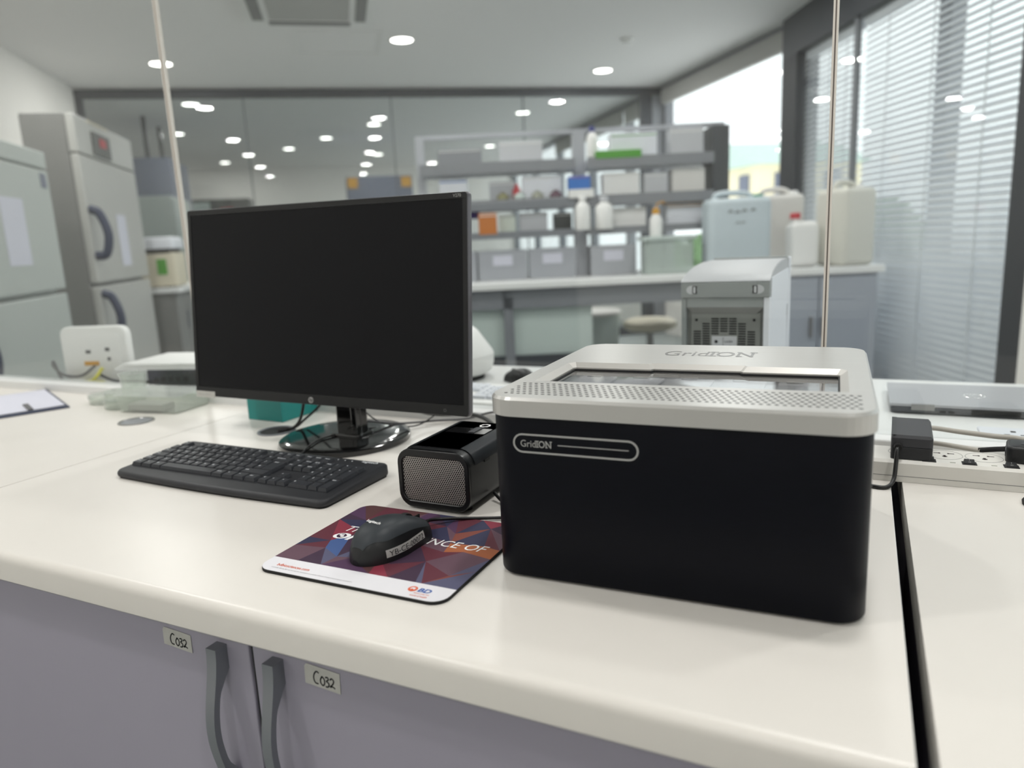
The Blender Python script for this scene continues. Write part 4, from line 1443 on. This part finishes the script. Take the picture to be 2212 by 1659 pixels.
cable('device_cable', 'short black lead from the grille box to the sequencer', [(-.1005, .205, .012), (-.085, .195, .006), (-.065, .186, .004), (-.035, .184, .004), (-.012, .185, .006)], .0024)

# ================================================================== POWER STRIP, ADAPTER, PLUG
ps = thing('power_strip', 'white power strip with black rocker switches bridging the two worktops', 'power strip', (0, 0, T))
x0, x1, yA, yBk, hS = .375, .80, .449, .524, .031
bm = bm_new()
prof_ = [(yA, .0003), (yA, hS-.004), (yA+.004, hS), (yBk-.004, hS), (yBk, hS-.004), (yBk, .0003)]
loft(bm, [[(x0, y, z) for y, z in prof_], [(x1, y, z) for y, z in prof_]])
obj('case', bm, 'strip_white', ps)
obj('seam', box(x0, x1, yA-.0002, yA+.001, .0085, .0091), 'ink_grey', ps)
obj('skid', box(x0+.002, x1-.002, yA+.002, yBk-.002, 0, .0006), 'slot_black', ps)
for k, cx in enumerate((.4168, .4643, .5118, .5593, .6068, .6543, .7018)):
    s = thing('socket', '', '', (0, 0, 0))
    del s['label']
    del s['category']
    bpy.data.objects.remove(s)
    bm = bm_new()
    n = 32
    cy = .494
    loft(bm, [[(cx+r*math.cos(2*PI*i/n), cy+r*math.sin(2*PI*i/n), hS+z) for i in range(n)] for r, z in ((.0228, 0), (.0226, .0003), (.0221, .0003), (.0219, 0))], False, False)
    so_ = obj('socket_ring', bm, 'print_grey', ps)
    bm = bm_new()
    for sx in (-1, 1):
        a = cx+sx*.0085
        bx(bm, a-.0042, a+.0042, cy+.0065, cy+.0083, hS, hS+.0003)
        bx(bm, a-sx*.0030-.0012, a-sx*.0030+.0012, cy+.0055, cy+.0093, hS, hS+.0003)
    bx(bm, cx-.0015, cx+.0015, cy-.010, cy-.0022, hS, hS+.0003)
    bx(bm, cx-.003, cx+.003, cy-.009, cy-.006, hS, hS+.0003)
    obj('pin_slots', bm, 'hole_dark', so_)
    obj('indicator', box(cx+.004, cx+.0105, yA+.0085, yA+.0105, hS, hS+.0004), 'olive_grey', ps)
    if cx < .41: continue
    sw = cx+.0265
    fr_ = obj('switch_frame', box(sw-.0085, sw+.0085, yA+.004, yA+.0175, hS, hS+.0010), 'ink_black', ps)
    bm = bm_new()
    loft(bm, [[(sw-.0065, yA+.0055, hS+.001), (sw+.0065, yA+.0055, hS+.001), (sw+.0065, yA+.016, hS+.001), (sw-.0065, yA+.016, hS+.001)],
              [(sw-.0062, yA+.0058, hS+.0022), (sw+.0062, yA+.0058, hS+.0022), (sw+.0058, yA+.0155, hS+.0052), (sw-.0058, yA+.0155, hS+.0052)]])
    obj('rocker', bm, 'black_plastic', fr_)
    me = text_mesh('O', .004, res=2)
    o = obj('switch_mark', me.copy(), 'print_grey', fr_, loc=(sw-.0016, yA+.0068, hS+.0028), rot=(.29, 0, 0))
    o = obj('switch_mark', box(sw-.0003, sw+.0003, yA+.0118, yA+.0142, hS+.0040, hS+.0050), 'print_grey', fr_)

ad = thing('power_adapter', 'black power adapter brick lying on the power strip', 'power adapter', (.4215, .455, T+hS+.0005), math.radians(-2))
bm = bm_new()
out = rrect(-.0255, .0255, 0, .108, .0042, 3)
obj('lower_case', slab(out, 0, .0175, .001), 'adapter_front', ad)
bm = bm_new()
loft(bm, [[(x, y, .018) for x, y in out], [(x, y, .030) for x, y in out], [(x, y, .034) for x, y in inset_pts(out, .003)]])
obj('upper_case', bm, 'adapter', ad)
obj('groove', box(-.0258, -.0195, .002, .106, .0338, .0342), 'adapter_front', ad)
bm = bm_new()
bmesh.ops.create_cone(bm, cap_ends=True, segments=18, radius1=.0062, radius2=.0048, depth=.008, matrix=Matrix.Translation((-.0165, -.003, .018)) @ Matrix.Rotation(PI/2, 4, 'X'))
obj('cord_boot', bm, 'rubber', ad)
cable('adapter_cable', 'black cord curling from the adapter down behind the sequencer', [(.4045, .451, .0495), (.4035, .444, .046), (.4025, .438, .030), (.4005, .428, .010), (.394, .415, .0035), (.383, .41, .0028), (.36, .42, .0028), (.33, .45, .0028)], .0028)
pl = thing('mains_plug', 'black mains plug at the right end of the power strip', 'plug', (.5610, .496, T+hS+.0007), math.radians(-8))
obj('body', slab(rrect(-.0245, .0245, -.022, .024, .008, 4), .0004, .022, .004, 3), 'black_plastic', pl, True, angle=40)
gp = obj('grip_recess', box(-.0252, -.0240, -.010, .012, .005, .014, .0005), 'adapter', pl)
for k in range(3):
    obj('moulded_mark', box(-.008+.006*k, -.004+.006*k, -.004, .008, .022, .0224), 'adapter', pl)
cable('mains_cable', 'grey mains cable looping in front of the laptop', [(.40, .63, .008), (.42, .615, .03), (.45, .60, .042), (.49, .575, .045), (.53, .55, .048), (.56, .535, .05), (.61, .51, .045), (.66, .50, .038)], .0038, 'cable_grey')
cable('mains_cable', 'grey mains cable passing behind the adapter to the plug', [(.40, .60, .006), (.43, .575, .024), (.46, .556, .030), (.495, .541, .030), (.512, .533, .030)], .0036, 'cable_grey')
cable('plug_lead', 'dark sleeve joining the grey cable to the black plug', [(.510, .534, .030), (.527, .530, .034), (.5405, .517, .0395)], .0038, 'rubber')
t = thing('rubber_cap', 'black domed rubber cap at the right edge of the worktop', 'cap', (.566, .405, T))
obj('dome', lathe([(.022, 0), (.023, .004), (.019, .010), (.010, .013), (.002, .0135)], 20), 'rubber', t, True, angle=40)

# ================================================================== FAR SIDE OF THE BENCH
lp_ = thing('laptop', 'closed grey laptop lying on the far worktop at the right', 'laptop', (.408, .862, T), math.radians(0))
obj('base', slab(rrect(0, .335, 0, .205, .008, 3), .002, .0125, .002, 2, True), 'laptop_edge', lp_)
bm = bm_new()
loft(bm, [[(-.002, .004, .0135), (.337, .004, .0135), (.337, .205, .0135), (-.002, .205, .0135)], [(-.002, .004, .0185), (.337, .004, .0185), (.337, .205, .0185), (-.002, .205, .0185)]])
ll = obj('lid', bm, 'laptop_lid', lp_)
obj('hinge', box(.034, .072, -.001, .006, .008, .0195), 'silver_dark', lp_)
obj('hinge', box(.262, .300, -.001, .006, .008, .0195), 'silver_dark', lp_)
obj('vent', box(.130, .205, -.0012, .003, .004, .0130), 'slot_black', lp_)
for k in range(2): obj('port', box(.080+.014*k, .090+.014*k, -.0006, .003, .005, .009), 'slot_black', lp_)
bm = bm_new()
n = 28
loft(bm, [[(.145+r*math.cos(2*PI*i/n), .10+r*math.sin(2*PI*i/n), .0186+z) for i in range(n)] for r, z in ((.0185, 0), (.0182, .0003), (.0166, .0003), (.0163, 0))], False, False)
lr = obj('logo_ring', bm, 'silver_bright', ll)
fit_text('logo_letters', 'DELL', .025, .0095, 'silver_bright', lr, (.1575, .1048, .0188), (0, 0, PI), bold=.02, res=2)
for x in (.02, .31):
    for y in (.02, .18): obj('foot', box(x, x+.012, y, y+.008, 0, .003), 'rubber', lp_)
t = thing('socket_plate', 'white double socket plate on the bench behind the power strip', 'socket plate', (.535, .66, T), 0)
obj('back_box', box(0, .146, 0, .086, 0, .008, .001), 'white_plastic', t)
fpz = obj('face', slab(rrect(-.002, .148, -.002, .088, .004, 3), .008, .013, .002), 'white_plastic_cool', t)
for k in range(2):
    cx = .045+.06*k
    bm = bm_new()
    bx(bm, cx-.0035, cx+.0035, .056, .064, .013, .0134)
    bx(bm, cx-.015, cx-.007, .038, .0415, .013, .0134)
    bx(bm, cx+.007, cx+.015, .038, .0415, .013, .0134)
    obj('pin_slots', bm, 'slot_black', fpz)
    obj('rocker', box(cx-.02, cx-.01, .01, .03, .013, .0155, .001), 'white_plastic', fpz)

# bench instrument with vented back
it = thing('plate_reader', 'light grey bench instrument with vented dark back panel and laser label', 'instrument', (.1105, .80, T), 0)
hx = .0835
# side walls and base
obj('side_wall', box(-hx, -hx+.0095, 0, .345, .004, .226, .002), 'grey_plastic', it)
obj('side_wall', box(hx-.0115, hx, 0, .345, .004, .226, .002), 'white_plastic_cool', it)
obj('chassis', box(-hx+.0095, hx-.0115, .016, .340, .004, .226), 'vent_grey', it)
# back band under the hood
bd = obj('rear_band', box(-hx, hx, -.003, .05, .226, .2565, .002), 'grey_plastic', it)
for sx in (-1, 1):
    bm = bm_new()
    n = 20
    pts = [(sx*.062+.011*math.cos(2*PI*i/n)*1.0, .2415+.0085*math.sin(2*PI*i/n)) for i in range(n)]
    loft(bm, [[(a, -.0031, b) for a, b in pts], [(a, -.0034, b) for a, b in pts]])
    obj('finger_dimple', bm, 'lid_grey', bd)
    fr_ = obj('latch_slot', box(sx*.0565-.0045, sx*.0565+.0045, -.0042, -.0030, .234, .249), 'slot_black', bd)
    obj('latch', box(sx*.058-.0022-sx*.001, sx*.058+.0022-sx*.001, -.0048, -.004, .2355, .2475), 'lid_grey', fr_)
obj('recess_lintel', box(-hx+.010, hx-.012, .001, .03, .207, .2258, .001), 'grey_plastic', it)
bm = bm_new()
loft(bm, [[(-hx+.0095, .002, .207), (hx-.0115, .002, .207), (hx-.026, .012, .1935), (-hx+.020, .012, .1935)], [(-hx+.0095, .004, .2075), (hx-.0115, .004, .2075), (hx-.026, .0135, .1945), (-hx+.020, .0135, .1945)]])
obj('sloped_flap', bm, 'freezer_dark', it)
bp_ = obj('vent_panel', box(-hx+.016, hx-.018, .013, .0158, .012, .195), 'vent_grey', it)
for sx in (-.056, .054):
    bm = bm_new()
    bmesh.ops.create_cone(bm, cap_ends=True, segments=12, radius1=.0028, radius2=.0028, depth=.001, matrix=Matrix.Translation((sx, .0127, .181)) @ Matrix.Rotation(PI/2, 4, 'X'))
    obj('screw', bm, 'slot_black', bp_)
bm = bm_new()
bx(bm, -.0072, .0072, .0124, .0131, -.0013, .0013)
slotm = bpy.data.meshes.new('vent_slot')
bmesh.ops.recalc_face_normals(bm, faces=bm.faces[:])
bm.to_mesh(slotm)
bm.free()
slotm.materials.append(MATS['slot_black'])
for ci, (cx, top, nrow) in enumerate(((-.0545, .158, 24), (-.0372, .1735, 28), (-.020, .1835, 7), (-.003, .1835, 6), (.0142, .1835, 7), (.0315, .1735, 28), (.0488, .158, 24))):
    for k in range(nrow):
        z = top-.0049*k
        if z < .03: break
        o = bpy.data.objects.new('vent_slot', slotm)
        C.objects.link(o)
        o.parent = bp_
        o.location = (cx, 0, z)
lb_ = obj('laser_label', box(-.026, .022, .0122, .0131, .10, .149, .0003), 'lid_grey', bp_, label='white laser warning label')
bm = bm_new()
for k in range(12):
    a = 2*PI*k/12
    q = [(-.0175+.0012*math.cos(a+1.57), .138+.0012*math.sin(a+1.57)), (-.0175+.0045*math.cos(a), .138+.0045*math.sin(a)), (-.0175-.0012*math.cos(a+1.57), .138-.0012*math.sin(a+1.57))]
    bm.faces.new([bm.verts.new((x, .0120, z)) for x, z in q])
obj('burst_symbol', bm, 'ink_black', bp_)
obj('label_divider', box(-.0045, -.0038, .0119, .0121, .102, .147), 'ink_grey', bp_)
text('label_text', 'LASER', .0058, 'ink_black', bp_, (-.0012, .0119, .1365), (PI/2, 0, 0), res=2)
text('label_text', '1', .0055, 'ink_black', bp_, (.0085, .0119, .1285), (PI/2, 0, 0), res=2)
# hood
bm = bm_new()
pf_ = [(-.003, .2570), (.004, .2605), (.05, .272), (.12, .281), (.2, .285), (.30, .285), (.345, .283), (.345, .2566)]
loft(bm, [[(-hx+.000, y, z) for y, z in pf_], [(-hx+.006, y, z+(.001 if z > .258 else 0)) for y, z in pf_], [(hx-.002, y, z+(.001 if z > .258 else 0)) for y, z in pf_], [(hx, y, z) for y, z in pf_]])
obj('hood', bm, 'hood_grey', it, True, angle=25)
obj('hood_side', box(hx-.001, hx+.0012, .02, .345, .18, .262, .001), 'white_plastic_cool', it)
obj('rear_lid', box(-hx+.002, hx, .335, .350, .15, .2885, .002), 'grey_plastic', it)
obj('front_cover', box(-hx+.004, hx+.004, .3505, .375, .01, .287, .003), 'white_plastic_cool', it)
for sx in (-1, 1):
    for y in (.03, .31): 
        bm = bm_new()
        cyl(bm, (sx*.065, y), .010, 0, .005, 12)
        obj('foot', bm, 'rubber', it)

# white centrifuge half hidden by the monitor
t = thing('mini_centrifuge', 'white rounded bench centrifuge half hidden behind the monitor', 'centrifuge', (-.622, 1.0, T), 0)
obj('base', lathe([(.085, .012), (.100, .020), (.107, .04), (.108, .065)], 36), 'white_plastic', t, True, angle=60)
obj('lid', lathe([(.108, .062), (.105, .072), (.068, .126), (.055, .136), (.02, .140)], 36), 'white_plastic', t, True, angle=60)
obj('foot_ring', lathe([(.08, 0), (.082, .013)], 30), 'rubber', t)
obj('knob', lathe([(.02, .138), (.018, .15), (.005, .153)], 18), 'lid_grey', t, True)
t = thing('computer_mouse', 'black mouse on the far worktop partly hidden by the sequencer', 'mouse', (-.425, .99, T), math.radians(60))
bm = bm_new()
loft(bm, mouse_rings(.9))
obj('shell', bm, 'black_plastic', t, True, angle=60)
bm = bm_new()
bmesh.ops.create_cone(bm, cap_ends=True, segments=18, radius1=.009, radius2=.009, depth=.006, matrix=Matrix.Translation((0, .025, .022)) @ Matrix.Rotation(PI/2, 4, 'Y'))
obj('scroll_wheel', bm, 'rubber', t)
cable('mouse_cable', 'black cord lying across the far worktop right of the monitor', [(-.37, .955, .006), (-.40, .93, .003), (-.46, .90, .003), (-.54, .885, .003), (-.62, .87, .003)], .002)
keyboard('keyboard', 'white keyboard on the far worktop, peeking out behind the monitor', (-.78, .70, T), 0, 'white_plastic', 'white_plastic_cool', 'lid_grey', False)

# ---- left clutter on the far worktop
rt_ = thing('router', 'white standing router with cables plugged into its back', 'router', (-1.66, .725, T), math.radians(16))
bm = slab(rrect(-.108, .108, 0, .165, .026, 6), -.014, .014, .006, 3, True)
bmesh.ops.rotate(bm, verts=bm.verts[:], cent=(0, 0, 0), matrix=Matrix.Rotation(PI/2, 3, 'X'))
obj('shell', bm, 'white_plastic', rt_, True, angle=40)
bm = slab(rrect(-.09, .09, .018, .142, .02, 5), 0, .003, .001)
bmesh.ops.rotate(bm, verts=bm.verts[:], cent=(0, 0, 0), matrix=Matrix.Rotation(PI/2, 3, 'X'))
for v in bm.verts: v.co.y -= .0138
fc = obj('back_plate', bm, 'white_plastic', rt_, True, angle=40)
for x, z, wx in ((-.018, .092, .016), (.045, .098, .014), (.047, .070, .010)):
    obj('port', box(x-wx/2, x+wx/2, -.0182, -.0168, z-.005, z+.005), 'ink_grey', fc)
obj('orange_port', box(-.035, .012, -.0186, -.0168, .052, .064), 'amber', fc)
obj('stand_foot', box(-.09, .09, -.03, .03, 0, .004), 'white_plastic', rt_)
cable('network_cable', 'yellow network cable coiled in front of the router', [(-1.60, .69, .05), (-1.61, .665, .02), (-1.66, .66, .008), (-1.70, .675, .006), (-1.66, .70, .006), (-1.60, .69, .006), (-1.62, .665, .011), (-1.68, .66, .011)], .005, 'yellow')
cable('network_cable', 'dark cable looping left of the router', [(-1.63, .69, .055), (-1.66, .665, .03), (-1.72, .655, .03), (-1.79, .67, .05), (-1.82, .69, .06), (-1.80, .69, .02), (-1.74, .665, .006), (-1.69, .658, .004)], .004, 'ink_grey')
cable('router_lead', 'black lead running right from the router to the switch boxes', [(-1.62, .69, .03), (-1.57, .70, .012), (-1.50, .715, .012), (-1.44, .72, .008), (-1.40, .735, .006)], .004)
t = thing('network_switch', 'black network switch box right of the router', 'network switch', (-1.36, .79, T), math.radians(12))
obj('case', box(-.10, .10, -.06, .06, .003, .052, .003), 'adapter', t)
for k in range(5): obj('port', box(-.08+.024*k, -.064+.024*k, -.0605, -.058, .012, .026), 'slot_black', t)
for sx in (-.08, .08): obj('foot', box(sx-.01, sx+.01, -.05, .05, 0, .003), 'rubber', t)
t = thing('power_brick', 'dark grey power brick beside the network switch', 'power adapter', (-1.20, .80, T), math.radians(12))
obj('case', slab(rrect(-.05, .05, -.045, .045, .008), 0, .042, .004), 'dark_panel', t)
obj('cord_boot', box(-.062, -.05, -.006, .006, .012, .024), 'rubber', t)
t = thing('white_folder', 'flat white folder stack lying on the network switch', 'folder', (-1.33, .80, T+.0525), math.radians(14))
for k in range(3): obj('folder_sheet', box(-.20+.012*k, .20-.006*k, -.10, .10, .006*k, .006*k+.005, .001), 'white_plastic', t)
t = thing('document_stack', 'white document stack with green corner behind the switch boxes', 'documents', (-1.20, 1.02, T), math.radians(10))
for k in range(4): obj('document', box(-.17+.01*k, .15+.008*k, -.11, .11, .014*k, .014*k+.013, .001), 'white_plastic', t)
obj('green_corner', box(-.09, -.03, -.10, -.02, .055, .0565), 'cap_green', t)
# clear labware on the near left worktop
def dish(x, y, r, h, lb, z=0.):
    t = thing('petri_dish', lb, 'dish', (x, y, T+z), 0, 'clear plastic dishes on the left worktop')
    n = 28
    bm = bm_new()
    loft(bm, [[(rr*math.cos(2*PI*i/n), rr*math.sin(2*PI*i/n), zz) for i in range(n)] for rr, zz in ((.002, .0), (r, 0), (r, h), (r-.0015, h), (r-.0015, .0015), (.002, .0015))], False, False)
    obj('dish', bm, 'clear_plastic', t, True, angle=40)
    bm = bm_new()
    loft(bm, [[(rr*math.cos(2*PI*i/n), rr*math.sin(2*PI*i/n), zz) for i in range(n)] for rr, zz in ((r+.002, h*.5), (r+.002, h+.002), (.002, h+.002))], False, False)
    obj('cover', bm, 'clear_plastic', t, True, angle=40)
dish(-1.262, .50, .044, .018, 'clear dish front left of the labware pile')
dish(-1.36, .53, .045, .02, 'clear dish at the far left of the labware pile')
dish(-1.265, .503, .042, .018, 'clear dish stacked on the front left dish', .0205)
t = thing('clear_tray', 'clear plastic tray with pale tint on the left worktop', 'tray', (-1.14, .515, T), math.radians(8))
bm = bm_new()
ro, ri = rrect(-.085, .085, -.055, .055, .01), rrect(-.082, .082, -.052, .052, .008)
loft(bm, [[(x, y, 0) for x, y in ro], [(x*1.05, y*1.05, .04) for x, y in ro], [(x*1.05, y*1.05, .04) for x, y in ri], [(x, y, .003) for x, y in ri]])
obj('tray', bm, 'clear_plastic', t)
obj('rim', slab(rrect(-.094, .094, -.062, .062, .012), .0395, .0415), 'clear_plastic', t)
obj('grey_insert', box(-.06, .04, -.05, -.01, .004, .02, .002), 'print_grey', t)
t = thing('clear_cup', 'clear plastic cup lying behind the tray', 'cup', (-1.30, .56, T+.0), 0)
n = 24
bm = bm_new()
loft(bm, [[(rr*math.cos(2*PI*i/n), rr*math.sin(2*PI*i/n)*.0+rr*math.sin(2*PI*i/n), zz) for i in range(n)] for rr, zz in ((.002, 0), (.024, 0), (.032, .07), (.0305, .07), (.0225, .002))], False, False)
obj('cup', bm, 'clear_plastic', t, True, angle=40)
bm = bm_new()
loft(bm, [[(rr*math.cos(2*PI*i/n), rr*math.sin(2*PI*i/n), zz) for i in range(n)] for rr, zz in ((.031, .068), (.035, .069), (.035, .0715), (.031, .0705))], False, False)
obj('rim', bm, 'clear_plastic', t, True)
# clipboard at left edge
t = thing('clipboard', 'dark clipboard with white papers at the left edge', 'clipboard', (-1.60, .415, T), math.radians(-24))
obj('board', box(-.17, .17, -.115, .115, 0, .004, .001), 'navy', t)
for k in range(2): obj('sheet', box(-.16+.006*k, .145+.004*k, -.105, .108, .0042+.001*k, .005+.001*k), 'paper', t)
obj('clip', box(.06, .15, .03, .042, .006, .009, .001), 'ink_grey', t)
